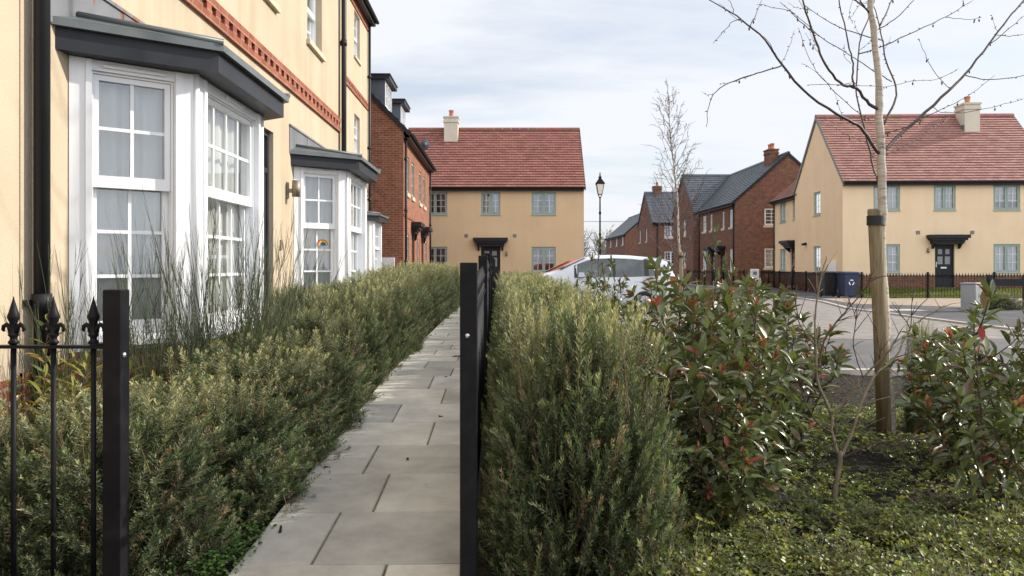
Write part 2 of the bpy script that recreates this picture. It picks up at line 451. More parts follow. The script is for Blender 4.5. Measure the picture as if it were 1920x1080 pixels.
M_SOIL = mat_noise("soil", (0.010, 0.008, 0.006), (0.036, 0.028, 0.021), 14.0, 0.95, 1.0, 40, 0.2, bdist=0.03, c3=(0.045, 0.055, 0.016), s3=1.2)
M_CHIP = mat_attr("bark_chip", 0.9, 0.2)
M_GRASS = mat_attr("grass_blade", 0.6, 0.3, 0.3)
M_LAWN = mat_noise("lawn_turf", (0.07, 0.085, 0.025), (0.14, 0.15, 0.05), 9.0, 0.95, 1.0, 50, 0.2, bdist=0.05)
M_ROSEMARY = mat_attr("rosemary_needle", 0.5, 0.35, 0.22)
M_PHOTINIA = mat_attr("glossy_leaf", 0.31, 0.5, 0.18, tcol=1.8)
M_COVER = mat_attr("small_leaf", 0.42, 0.4, 0.25)
M_BROOM = mat_attr("broom_stem", 0.6, 0.3)
M_TWIG = mat_noise("twig_bark", (0.05, 0.03, 0.024), (0.10, 0.065, 0.05), 30, 0.8)
M_SHRUBBARK = mat_noise("shrub_bark", (0.13, 0.10, 0.065), (0.22, 0.175, 0.12), 30, 0.85, 0.4, 80)
M_TIMBER = mat_noise("treated_timber", (0.17, 0.13, 0.08), (0.31, 0.24, 0.15), 4.0, 0.9, 0.8, 9, spec=0.15, stretch=(14, 14, 0.5), bdist=0.012, c3=(0.12, 0.10, 0.065), s3=0.8)
M_RUBBER = mat_noise("rubber", (0.012, 0.012, 0.013), (0.02, 0.02, 0.021), 10, 0.7)
M_CABINET = mat_noise("grey_cabinet", (0.24, 0.25, 0.255), (0.29, 0.30, 0.305), 3.0, 0.55)
M_BIN_BLUE = mat_noise("blue_plastic", (0.012, 0.022, 0.065), (0.02, 0.035, 0.09), 3.0, 0.45)
M_CARWHITE = mat_noise("white_car_paint", (0.60, 0.63, 0.68), (0.64, 0.67, 0.72), 2.0, 0.22)
M_CARRED = mat_noise("red_car_paint", (0.52, 0.10, 0.05), (0.56, 0.12, 0.06), 2.0, 0.22)
M_TRIM = mat_noise("dark_trim", (0.012, 0.012, 0.013), (0.018, 0.018, 0.02), 5, 0.5)
M_TAIL = mat_noise("tail_lamp_red", (0.45, 0.03, 0.03), (0.5, 0.04, 0.04), 5, 0.15)
M_CHIMNEY = mat_noise("pale_chimney_render", (0.56, 0.50, 0.40), (0.62, 0.56, 0.45), 1.5, 0.95, 0.4, 50, 0.1, streak=0.1)
M_COLOR = mat_attr("printed_colour", 0.7, 0.2)

def mat_birch():
    m, nt, b = new_mat("birch_bark")
    co = coords(nt, 'Object')
    mp = nt.nodes.new("ShaderNodeMapping"); mp.inputs["Scale"].default_value = (9, 9, 60)
    nt.links.new(co, mp.inputs[0])
    n = nt.nodes.new("ShaderNodeTexNoise"); n.inputs["Scale"].default_value = 1.0; n.inputs["Detail"].default_value = 4
    nt.links.new(mp.outputs[0], n.inputs["Vector"])
    r = nt.nodes.new("ShaderNodeValToRGB")
    r.color_ramp.elements[0].position = 0.27; r.color_ramp.elements[0].color = (0.13, 0.10, 0.08, 1)
    r.color_ramp.elements[1].position = 0.40; r.color_ramp.elements[1].color = (0.36, 0.30, 0.245, 1)
    e = r.color_ramp.elements.new(0.7); e.color = (0.52, 0.47, 0.40, 1)
    nt.links.new(n.outputs[0], r.inputs[0]); nt.links.new(r.outputs[0], b.inputs["Base Color"])
    b.inputs["Roughness"].default_value = 0.75
    bp = nt.nodes.new("ShaderNodeBump"); bp.inputs["Strength"].default_value = 0.4; bp.inputs["Distance"].default_value = 0.004
    nt.links.new(n.outputs[0], bp.inputs["Height"]); nt.links.new(bp.outputs[0], b.inputs["Normal"])
    return m
M_BIRCH = mat_birch()

# ------------------------------------------------------------------ building pieces
def wall(mb, a0, a1, z0, z1, ops=(), rev=0.1, n=0.0, top=None):
    """a wall sheet in frame coordinates with rectangular openings and their reveals"""
    ops = [(max(o[0], a0), min(o[1], a1), max(o[2], z0), min(o[3], z1)) for o in ops]
    ops = [o for o in ops if o[1] > o[0] + 1e-4 and o[3] > o[2] + 1e-4]
    xs = sorted({a0, a1, *[o[0] for o in ops], *[o[1] for o in ops]})
    zs = sorted({z0, z1, *[o[2] for o in ops], *[o[3] for o in ops]})
    for i in range(len(xs) - 1):
        for j in range(len(zs) - 1):
            cx, cz = (xs[i] + xs[i + 1]) / 2, (zs[j] + zs[j + 1]) / 2
            if any(o[0] < cx < o[1] and o[2] < cz < o[3] for o in ops): continue
            mb.face([(xs[i], n, zs[j]), (xs[i + 1], n, zs[j]), (xs[i + 1], n, zs[j + 1]), (xs[i], n, zs[j + 1])])
    for x0, x1, b, t in ops:
        for q in (((x0, b), (x0, t)), ((x1, t), (x1, b)), ((x0, t), (x1, t)), ((x1, b), (x0, b))):
            (p, pz), (r, rz) = q
            mb.face([(p, n, pz), (r, n, rz), (r, n - rev, rz), (p, n - rev, pz)])

def ring_frame(mb, x0, x1, z0, z1, n0, n1, w, wb=None):
    wb = wb or w
    mb.box(x0, x1, n0, n1, z1 - w, z1); mb.box(x0, x1, n0, n1, z0, z0 + wb)
    mb.box(x0, x0 + w, n0, n1, z0 + wb, z1 - w); mb.box(x1 - w, x1, n0, n1, z0 + wb, z1 - w)

def cloth(mb, x0, x1, z0, z1, n, amp, wl, rng, taper=0.0):
    k = max(6, int((x1 - x0) / wl * 8))
    ph = rng.random() * 6
    rows = 5
    def p(i, j):
        t = i / k; s = j / rows
        x = x0 + (x1 - x0) * t * (1 - taper * s if taper >= 0 else 1) if taper >= 0 else x1 - (x1 - x0) * (1 - t) * (1 + taper * s)
        return (x, n + amp * (math.sin(t * (x1 - x0) / wl * 6.28 + ph) + 0.5 * math.sin(t * (x1 - x0) / wl * 2.9 * 3 + ph * 2)), z1 + (z0 - z1) * s)
    for i in range(k):
        for j in range(rows):
            mb.face([p(i, j), p(i + 1, j), p(i + 1, j + 1), p(i, j + 1)], smooth=True)

def curtains(parent, M, x, z, w, h, n, kind, rng):
    if not kind: return
    if kind == 'net':
        c = MB(M); cloth(c, x - .02, x + w + .02, z, z + h, n - .030, 0.017, 0.15, rng); c.build('net_curtain', M_NET, parent, uv=False)
    elif kind in ('drapes', 'blue'):
        m = M_DRAPE if kind == 'drapes' else M_BLUE_DRAPE
        for s in (0, 1):
            c = MB(M); ww = w * (.34 + .08 * rng.random())
            cloth(c, x if s == 0 else x + w - ww, x + ww if s == 0 else x + w, z, z + h, n - .08, 0.02, 0.12, rng, .25 if s == 0 else -.25)
            c.build('curtain', m, parent, uv=False)
    elif kind == 'blind':
        c = MB(M); k = int(h / .06); drop = 1.0 if rng.random() < .7 else .75
        for i in range(int(k * drop)):
            zz = z + h - i * .06
            c.face([(x, n - .07, zz), (x + w, n - .07, zz), (x + w, n - .04, zz - .054), (x, n - .04, zz - .054)])
        c.build('blind', M_BLIND, parent, uv=False)

def casement(parent, M, x, z, w, h, fm, lights=2, cols=2, rows=3, sill=None, kind=None, rng=random, rec=.07, bar=.018):
    """a window in an opening whose lower left corner is (x, z) in wall frame M"""
    f = MB(M); n1 = -rec; n0 = -rec - .06; fw = .055
    gb = MB(M)
    ring_frame(f, x, x + w, z, z + h, n0, n1, fw)
    lw = (w - 2 * fw - (lights - 1) * .05) / lights
    g = MB(M)
    for i in range(lights):
        a = x + fw + i * (lw + .05)
        if i: f.box(a - .05, a, n0, n1, z + fw, z + h - fw)
        ring_frame(f, a + .002, a + lw - .002, z + fw + .002, z + h - fw - .002, n0 + .01, n1 + .012, .042)
        a0, a1, b0, b1 = a + .044, a + lw - .044, z + fw + .044, z + h - fw - .044
        for c in range(1, cols):
            cx = a0 + (a1 - a0) * c / cols; gb.box(cx - bar / 2, cx + bar / 2, n0 + .02, n1 - .012, b0, b1)
        for r in range(1, rows):
            cz = b0 + (b1 - b0) * r / rows; gb.box(a0, a1, n0 + .021, n1 - .013, cz - bar / 2, cz + bar / 2)
        g.face([(a0, n0 + .03, b0), (a1, n0 + .03, b0), (a1, n0 + .03, b1), (a0, n0 + .03, b1)])
    o = f.build('window', fm, parent)
    g.build('pane', M_GLASS, o)
    if gb.f: gb.build('glazing_bars', M_WHITE, o)
    if sill:
        s = MB(M); sm, pj, sh, ov = sill
        s.box(x - ov, x + w + ov, -rec, pj, z - sh, z - .003); s.build('sill', sm, o)
    curtains(o, M, x, z, w, h, n0, kind, rng)
    return o

def sash(parent, M, x, z, w, h, hb, cols, rt, rb, fm=None, rec=.03, name='sash_window', kind='net', rng=random, sill=None):
    """vertical sliding sash: upper light in front, lower light behind it, horns on the meeting rail"""
    fm = fm or M_WHITE
    f = MB(M)
    ring_frame(f, x, x + w, z, z + h, -rec - .10, -rec, .012, .03)
    n = -rec - .015
    x0, x1 = x + .014, x + w - .014
    zt, zm, zb = z + h - .014, z + hb, z + .032
    st = .034
    ring_frame(f, x0, x1, zm - .035, zt, n - .038, n, st, .075)
    n2 = n - .05
    ring_frame(f, x0, x1, zb, zm + .03, n2 - .038, n2, st, .085)
    g = MB(M)
    def bars(a0, a1, b0, b1, nn, cols, rows):
        for c in range(1, cols):
            cx = a0 + (a1 - a0) * c / cols; f.box(cx - .011, cx + .011, nn - .012, nn + .006, b0, b1)
        for r in range(1, rows):
            cz = b0 + (b1 - b0) * r / rows; f.box(a0, a1, nn - .011, nn + .005, cz - .011, cz + .011)
        g.face([(a0, nn - .004, b0), (a1, nn - .004, b0), (a1, nn - .004, b1), (a0, nn - .004, b1)])
    bars(x0 + st, x1 - st, zm + .04, zt - st, n - .02, cols, rt)
    bars(x0 + st, x1 - st, zb + .085, zm - .025, n2 - .02, cols, rb)
    o = f.build(name, fm, parent)
    g.build('pane', M_GLASS, o)
    if sill:
        s = MB(M); sm, pj, sh, ov = sill
        s.box(x - ov, x + w + ov, -rec, pj, z - sh, z - .003); s.build('sill', sm, o)
    curtains(o, M, x + .03, z + .05, w - .06, h - .08, -rec - .105, kind, rng)
    return o

def door(parent, M, x, z, w, h, rec=.1, mat=None, transom=0.0, glaze=True):
    mat = mat or M_DOOR
    f = MB(M); n1 = -rec
    ring_frame(f, x, x + w, z, z + h, n1 - .07, n1, .055, .03)
    hh = h - transom
    f.box(x + .056, x + w - .056, n1 - .06, n1 - .02, z + .031, z + hh - .057)
    if transom:
        f.box(x + .056, x + w - .056, n1 - .07, n1 - .004, z + hh - .056, z + hh)
    pw = (w - .11 - .30) / 2
    for k in range(2):
        a = x + .055 + .10 + k * (pw + .10)
        ring_frame(f, a, a + pw, z + .18, z + .78, n1 - .02, n1 - .012, .03)
        if not glaze:
            ring_frame(f, a, a + pw, z + 1.0, z + hh - .2, n1 - .02, n1 - .012, .03)
    o = f.build('door', mat, parent)
    if glaze:
        g = MB(M)
        for k in range(2):
            a = x + .055 + .10 + k * (pw + .10)
            g.box(a, a + pw, n1 - .019, n1 - .013, z + 1.05, z + hh - .55); g.box(a + .02, a + pw - .02, n1 - .019, n1 - .013, z + hh - .45, z + hh - .22)
        g.build('door_glass', M_GLASSPANEL, o)
    if transom:
        g = MB(M); g.face([(x + .056, n1 - .04, z + hh), (x + w - .056, n1 - .04, z + hh), (x + w - .056, n1 - .04, z + h - .056), (x + .056, n1 - .04, z + h - .056)])
        g.build('transom_pane', M_GLASS, o)
    k = MB(M); k.box(x + .08, x + .115, n1 - .02, n1 - .006, z + .92, z + 1.16); k.tube([(x + .097, n1 - .01, z + 1.06), (x + .097, n1 + .045, z + 1.06), (x + .21, n1 + .045, z + 1.055)], .010, 8)
    k.build('handle', M_STEEL, o)
    l = MB(M); l.bbox(x + w / 2 - .13, x + w / 2 + .13, n1 - .02, n1 - .01, z + .86, z + .93, .004); l.build('letterbox', M_STEEL, o)
    s = MB(M); s.box(x - .02, x + w + .02, -rec - .02, .16, z - .12, z - .004); s.build('doorstep', M_KERB, o)
    return o

M_GLASSPANEL = mat_noise("obscured_glass", (0.16, 0.17, 0.175), (0.26, 0.27, 0.28), 18, 0.15)

def canopy(parent, M, x0, x1, z0, z1, proj=.55):
    c = MB(M); h = z1 - z0
    c.box(x0, x1, 0, proj, z1 - h * .38, z1)
    c.box(x0 + .08, x1 - .08, 0, proj - .08, z1 - h * .62, z1 - h * .382)
    c.box(x0 + .16, x1 - .16, 0, proj - .16, z1 - h * .80, z1 - h * .622)
    c.box(x0 + .17, x1 - .17, 0, proj - .22, z0, z1 - h * .802)
    for s in (x0 + .22, x1 - .30):
        c.prism([(0, z0 - .002), (proj - .25, z0 - .002), (.06, z0 - .22), (0, z0 - .22)], lambda a, b, d: (d, a, b), s, s + .08)
    return c.build('door_canopy', M_BLACKPLASTIC, parent)

def tiles(mb, M, x0, x1, y0, z0, y1, z1, gauge, tw, pal, rng, lift=.048):
    """roof slope from eave (y0,z0) to ridge (y1,z1), tile by tile"""
    L = math.hypot(y1 - y0, z1 - z0); n = max(1, round(L / gauge)); g = L / n
    uy, uz = (y1 - y0) / L, (z1 - z0) / L
    ny, nz = (-uz, uy) if uy > 0 else (uz, -uy)
    cols = max(1, round((x1 - x0) / tw)); w = (x1 - x0) / cols
    def pt(x, t, off): return (x, y0 + uy * t + ny * off, z0 + uz * t + nz * off)
    for i in range(n):
        t0, t1 = i * g, min((i + 1) * g + .03, L)
        sh = (i % 2) * .5
        for k in range(-1, cols + 1):
            a = max(x0, x0 + (k + sh) * w + .004); b = min(x1, x0 + (k + 1 + sh) * w - .004)
            if b - a < .02: continue
            c = pal[int(rng.random() * len(pal))]; v = .92 + .16 * rng.random()
            col = (c[0] * v, c[1] * v, c[2] * v); l0 = lift * (.94 + .16 * rng.random())
            mb.face([pt(a, t0, l0), pt(b, t0, l0), pt(b, t1, .006), pt(a, t1, .006)], col)
            mb.face([pt(a, t0, l0 - .017), pt(b, t0, l0 - .017), pt(b, t0, l0), pt(a, t0, l0)], col)
    mb.face([pt(x0, 0, 0), pt(x1, 0, 0), pt(x1, L, 0), pt(x0, L, 0)], tuple(q * .6 for q in pal[0]))

PAL_RED = [(.268, .112, .086), (.28, .119, .091), (.255, .106, .082), (.285, .124, .096), (.225, .096, .077), (.262, .113, .089)]
PAL_PINK = [(.35, .182, .15), (.338, .174, .144), (.36, .19, .157), (.325, .165, .138), (.345, .182, .151), (.295, .15, .128)]
PAL_SLATE = [(.095, .105, .125), (.105, .115, .135), (.085, .095, .115)]

def chimney(parent, cx, cy, z0, z1, w, d, mat, pots=1, capmat=None, base=True):
    c = MB(); c.box(cx - w / 2, cx + w / 2, cy - d / 2, cy + d / 2, z0, z1 - .32)
    c.box(cx - w / 2 - .04, cx + w / 2 + .04, cy - d / 2 - .04, cy + d / 2 + .04, z1 - .319, z1 - .22)
    c.box(cx - w / 2 - .01, cx + w / 2 + .01, cy - d / 2 - .01, cy + d / 2 + .01, z1 - .219, z1 - .08)
    c.box(cx - w / 2 - .05, cx + w / 2 + .05, cy - d / 2 - .05, cy + d / 2 + .05, z1 - .079, z1)
    o = c.build('chimney', mat, parent)
    for k in range(pots):
        px = cx + (k - (pots - 1) / 2) * w * .48
        p = MB(); p.lathe((px, cy, z1), [(.15, 0), (.15, .05), (.12, .08), (.115, .30), (.14, .32), (.14, .37), (.10, .38)], 14)
        p.build('chimney_pot', M_POT, o)
    return o

def downpipe(parent, M, a, z0, z1, n=.06, r=.038, clips=()):
    p = MB(M)
    p.tube([(a, n, z0), (a, n, z1)], r, 12)
    for c in clips:
        p.tube([(a, n, c - .05), (a, n, c + .05)], r + .009, 12)
        p.box(a - r - .03, a + r + .03, .001, n - r + .006, c - .016, c + .016)
    return p.build('downpipe', M_BLACKPLASTIC, parent)

def gutter(parent, M, a0, a1, z, n, r=.06):
    g = MB(M); k = 8
    ring = [(n + r * math.cos(math.pi + math.pi * i / k), z + r * math.sin(math.pi + math.pi * i / k)) for i in range(k + 1)]
    ring2 = [(n + (r - .012) * math.cos(2 * math.pi - math.pi * i / k), z + (r - .012) * math.sin(2 * math.pi - math.pi * i / k)) for i in range(k + 1)]
    g.prism(ring + ring2, lambda a, b, d: (d, a, b), a0, a1)
    return g.build('gutter', M_BLACKPLASTIC, parent)

def gable_house(root, W, D, eave, rise, wmat, rmat, pal, ops_front=(), ops_left=(), ops_right=(), z0=-.3, plinth=None, gauge=.2, tw=.3,
                oh=.22, vg=.07, rev=.13, fascia=M_BLACKPLASTIC, rng=None, verge_mat=None, dtl=True, gable_left=True, gable_right=True, back_d=None, ridge=True):
    rng = rng or random.Random(7)
    F = frame((0, 0, 0), (1, 0, 0), (0, -1, 0)); Lf = frame((0, 0, 0), (0, 1, 0), (-1, 0, 0)); Rf = frame((W, 0, 0), (0, 1, 0), (1, 0, 0))
    zb = plinth[1] if plinth else z0
    walls = MB()
    for M, n, ops in ((F, W, ops_front), (Lf, D, ops_left), (Rf, D, ops_right)):
        walls.M = M; wall(walls, 0, n, zb, eave, ops, rev)
    walls.M = None
    walls.face([(0, D, z0), (W, D, z0), (W, D, eave), (0, D, eave)])
    for M, on in ((Lf, gable_left), (Rf, gable_right)):
        walls.M = M; walls.face([(0, 0, eave), (D, 0, eave), (D / 2, 0, eave + rise)])
    walls.build('wall', wmat, root)
    if plinth:
        pl = MB()
        for M, n, ops in ((F, W, ops_front), (Lf, D, ops_left), (Rf, D, ops_right)):
            pl.M = M; wall(pl, 0, n, z0, zb, ops, rev, .012)
            for a, b in [(0, n)]:
                pl.face([(a, .012, zb), (b, .012, zb), (b, -.02, zb - .001), (a, -.02, zb - .001)])
        pl.build('plinth', plinth[0], root)
    s = rise / (D / 2); ze = eave - oh * s + .12; yr = D / 2
    rf = MB(); tiles(rf, None, -vg, W + vg, -oh, ze, yr, eave + rise + .12, gauge, tw, pal, rng)
    b = MB(); 
    rf.face([(-vg, D + oh, ze), (W + vg, D + oh, ze), (W + vg, yr, eave + rise + .12), (-vg, yr, eave + rise + .12)], pal[0])
    roof = rf.build('roof', rmat, root)
    if ridge:
        rg = MB(); k = int((W + 2 * vg) / .45); st = (W + 2 * vg) / k
        for i in range(k):
            a = -vg + i * st
            rg.prism([(-.13, -.05), (-.10, .05), (0, .10), (.10, .05), (.13, -.05)], lambda p, q, d: (d, yr + p, eave + rise + .13 + q), a, a + st - .012, tuple(x * (.8 + .3 * rng.random()) for x in pal[1]))
        rg.build('ridge', rmat, roof)
    for sgn, x in ((-1, -vg), (1, W + vg)):
        v = MB(); d0, d1 = (x, x + vg - .01) if sgn < 0 else (x - vg + .01, x)
        v.prism([(-oh, ze - .14), (-oh, ze + .035), (yr, eave + rise + .165), (D + oh, ze + .035), (D + oh, ze - .14), (yr, eave + rise - .04)], lambda p, q, d: (d, p, q), d0 + sgn * .004, d1 + sgn * .004)
        v.build('bargeboard', verge_mat or fascia, roof)
    fb = MB(); fb.box(-vg + .075, W + vg - .075, -oh + .005, -oh + .03, ze - .17, ze - .004); fb.box(-vg + .075, W + vg - .075, -oh + .031, -.002, ze - .165, ze - .145)
    fb.build('fascia', fascia, roof)
    gutter(roof, F, -vg + .02, W + vg - .02, ze - .02, oh + .06)
    return roof

# ------------------------------------------------------------------ ground, paths, roads
G = 0.29                                   # level of the plateau the houses left of the path stand on
def sstep(a, b, x):
    t = min(1, max(0, (x - a) / (b - a))); return t * t * (3 - 2 * t)
def ground_z(x, v):
    """x, v in the street frame"""
    ramp = .04 * min(max(v, -3), 7.4)
    near = (1 - sstep(.5, 2.4, x))
    bed = .05 * sstep(0.5, 2, x) * (1 - sstep(2.5, 4.5, x))
    return ramp * near * (1 if v < 24 else 1 - .25 * sstep(24, 36, v)) + bed

def build_ground():
    def axis(pts):
        out = []
        for a, b, n in pts: out += list(np.linspace(a, b, n, endpoint=False))
        return out
    xs = axis([(-1500, -60, 4), (-60, -8, 5), (-8, -3, 5), (-3, 5, 54), (5, 14, 8), (14, 60, 6), (60, 1500, 5)]) + [1500]
    vs = axis([(-60, -3, 5), (-3, 12, 60), (12, 40, 16), (40, 150, 6), (150, 2500, 6)]) + [2500]
    rng = np.random.default_rng(3)
    mb = MB(); idx = {}
    for j, v in enumerate(vs):
        for i, x in enumerate(xs):
            bump = 0
            if -3 < x < 4.5 and -1 < v < 11: bump = .012 * rng.normal()
            idx[i, j] = mb.pt(S(x, v, ground_z(x, v) - .02 + bump))
    for j in range(len(vs) - 1):
        for i in range(len(xs) - 1):
            mb.iface((idx[i, j], idx[i + 1, j], idx[i + 1, j + 1], idx[i, j + 1]), smooth=True)
    tag(mb.build('ground', M_SOIL), kind='structure')
build_ground()

def sheet(name, poly, z, mat, thick=.0):
    mb = MB(); mb.face([S(x, v, z) for x, v in poly])
    return tag(mb.build(name, mat), kind='structure')

def build_path():
    rng = random.Random(5)
    mb = MB(); jn = MB()
    v = -1.2 + .18; row = 0; pitch = .6
    x0, x1 = -1.04, -.14
    while v < 30:
        z0, z1 = ground_z(-.6, v) + .012, ground_z(-.6, v + pitch) + .012
        cuts = [x0, x0 + .6, x1] if row % 2 == 0 else [x0, x0 + .3, x1]
        if row % 5 == 3: cuts = [x0, x0 + .45, x1]
        for a, b in zip(cuts, cuts[1:]):
            t = .80 + .34 * rng.random(); w = rng.random()
            col = ((.475 + .05 * w) * t, (.457 + .035 * w) * t, (.415 + .01 * w) * t)
            j = .0055; c = .005; d = rng.uniform(-.0015, .0015)
            A = [(a + j, v + j, z0 + d), (b - j, v + j, z0 + d), (b - j, v + pitch - j, z1 + d), (a + j, v + pitch - j, z1 + d)]
            B = [(a + j + c, v + j + c, z0 + d + .004), (b - j - c, v + j + c, z0 + d + .004), (b - j - c, v + pitch - j - c, z1 + d + .004), (a + j + c, v + pitch - j - c, z1 + d + .004)]
            Cc = [(p[0], p[1], p[2] - .03) for p in A]
            I = [[mb.pt(S(*p)) for p in q] for q in (Cc, A, B)]
            mb.iface(I[2], col)
            for lo, hi in ((0, 1), (1, 2)):
                for k in range(4):
                    mb.iface((I[lo][k], I[lo][(k + 1) % 4], I[hi][(k + 1) % 4], I[hi][k]), col)
        jn.face([S(x0, v, z0 - .005), S(x1, v, z0 - .005), S(x1, v + pitch, z1 - .005), S(x0, v + pitch, z1 - .005)])
        v += pitch; row += 1
    tag(mb.build('path', M_SLAB), kind='structure')
    tag(jn.build('path_joints', M_JOINT), kind='structure')
build_path()

# street surfaces: each sheet a few millimetres above the one below
sheet('road', [(2.2, 9.9), (60, 9.9), (60, 14.0), (2.2, 14.0)], .040, M_ROAD)
kerb_pts = [(10.4, 9.8), (10.3, 17), (10.5, 24), (11.6, 28.5), (12.4, 36), (13.4, 49), (13.6, 60), (13.7, 130)]
sheet('paved_road', [(2.2, 14.0)] + [(10.33, 14.0)] + kerb_pts[1:4] + [(11.9, 31), (4.8, 31), (2.2, 28)], .044, M_BLOCK)
sheet('far_road', [(4.6, 31.0), (11.9, 31.0)] + kerb_pts[4:] + [(4.6, 130)], .042, M_ROAD)
def kerb():
    mb = MB()
    pts = kerb_pts
    for (xa, va), (xb, vb) in zip(pts, pts[1:]):
        n = max(1, int(math.hypot(xb - xa, vb - va) / .9))
        for i in range(n):
            t0, t1 = i / n, (i + .985) / n
            p, q = Vector((xa + (xb - xa) * t0, va + (vb - va) * t0)), Vector((xa + (xb - xa) * t1, va + (vb - va) * t1))
            d = (q - p).normalized(); w = Vector((d.y, -d.x)) * .14
            z0, z1 = .0, .085
            cs = [p, q, q + w, p + w]
            lo = [mb.pt(S(c.x, c.y, z0)) for c in cs]; hi = [mb.pt(S(c.x, c.y, z1)) for c in cs]
            mb.iface(hi)
            for k in range(4): mb.iface((lo[k], lo[(k + 1) % 4], hi[(k + 1) % 4], hi[k]))
    tag(mb.build('kerb', M_KERB), kind='structure')
kerb()
def edging():
    mb = MB()
    for i in range(62):
        a, b = 2.1 + i * .915, 2.1 + i * .915 + .905
        pts = [S(a, 9.76, 0), S(b, 9.76, 0), S(b, 9.905, 0), S(a, 9.905, 0)]
        lo = [mb.pt((p.x, p.y, -.10)) for p in pts]; hi = [mb.pt((p.x, p.y, .052)) for p in pts]
        mb.iface(hi)
        for k in range(4): mb.iface((lo[k], lo[(k + 1) % 4], hi[(k + 1) % 4], hi[k]))
    for i in range(21):
        a, b = 9.91 + i * .915, 9.91 + i * .915 + .905
        pts = [S(2.06, a, 0), S(2.205, a, 0), S(2.205, b, 0), S(2.06, b, 0)]
        lo = [mb.pt((p.x, p.y, -.10)) for p in pts]; hi = [mb.pt((p.x, p.y, .055)) for p in pts]
        mb.iface(hi)
        for k in range(4): mb.iface((lo[k], lo[(k + 1) % 4], hi[(k + 1) % 4], hi[k]))
    tag(mb.build('kerb_edging', M_KERB), kind='structure')
edging()
off = [(x + .14, v) for x, v in kerb_pts]
sheet('pavement', off[:2] + off[2:] + [(17.5, 130), (17.5, 49), (15.1, 36), (15.0, 31.4), (60, 31.4), (60, 9.8)], .078, M_ASPHALT)
sheet('paved_drive', [(11.9, 26.5), (14.2, 24.4), (30, 24.4), (30, 31.1), (12.6, 31.1), (12.1, 28)], .083, M_BUFFPAVE)
sheet('inspection_cover', [(10.75, 22.3), (12.1, 22.3), (12.1, 23.2), (10.75, 23.2)], .084, M_KERB)
sheet('inspection_cover', [(13.35, 42.0), (14.0, 42.0), (14.0, 43.2), (13.35, 43.2)], .084, M_KERB)

# ------------------------------------------------------------------ left terrace
SILL_CREAM = (M_STONE, .05, .07, .05)
SILL_STONE = (M_STONE, .05, .14, .07)
SILL_SAGE = (M_SAGE, .04, .05, .02)

def dentil_band(root, M, a0, a1, z0):
    b = MB(M); h = .076
    b.box(a0, a1, -.02, .035, z0, z0 + h); b.box(a0, a1, -.02, .035, z0 + 2 * h, z0 + 3 * h)
    n = int((a1 - a0) / .225); st = (a1 - a0) / n
    for i in range(n):
        a = a0 + i * st
        b.box(a, a + st / 2, -.02, .034, z0 + h + .001, z0 + 2 * h - .001)
    b.box(a0, a1, -.03, .003, z0 + h + .002, z0 + 2 * h - .002)
    return b.build('brick_band', M_BRICK_BAND, root)

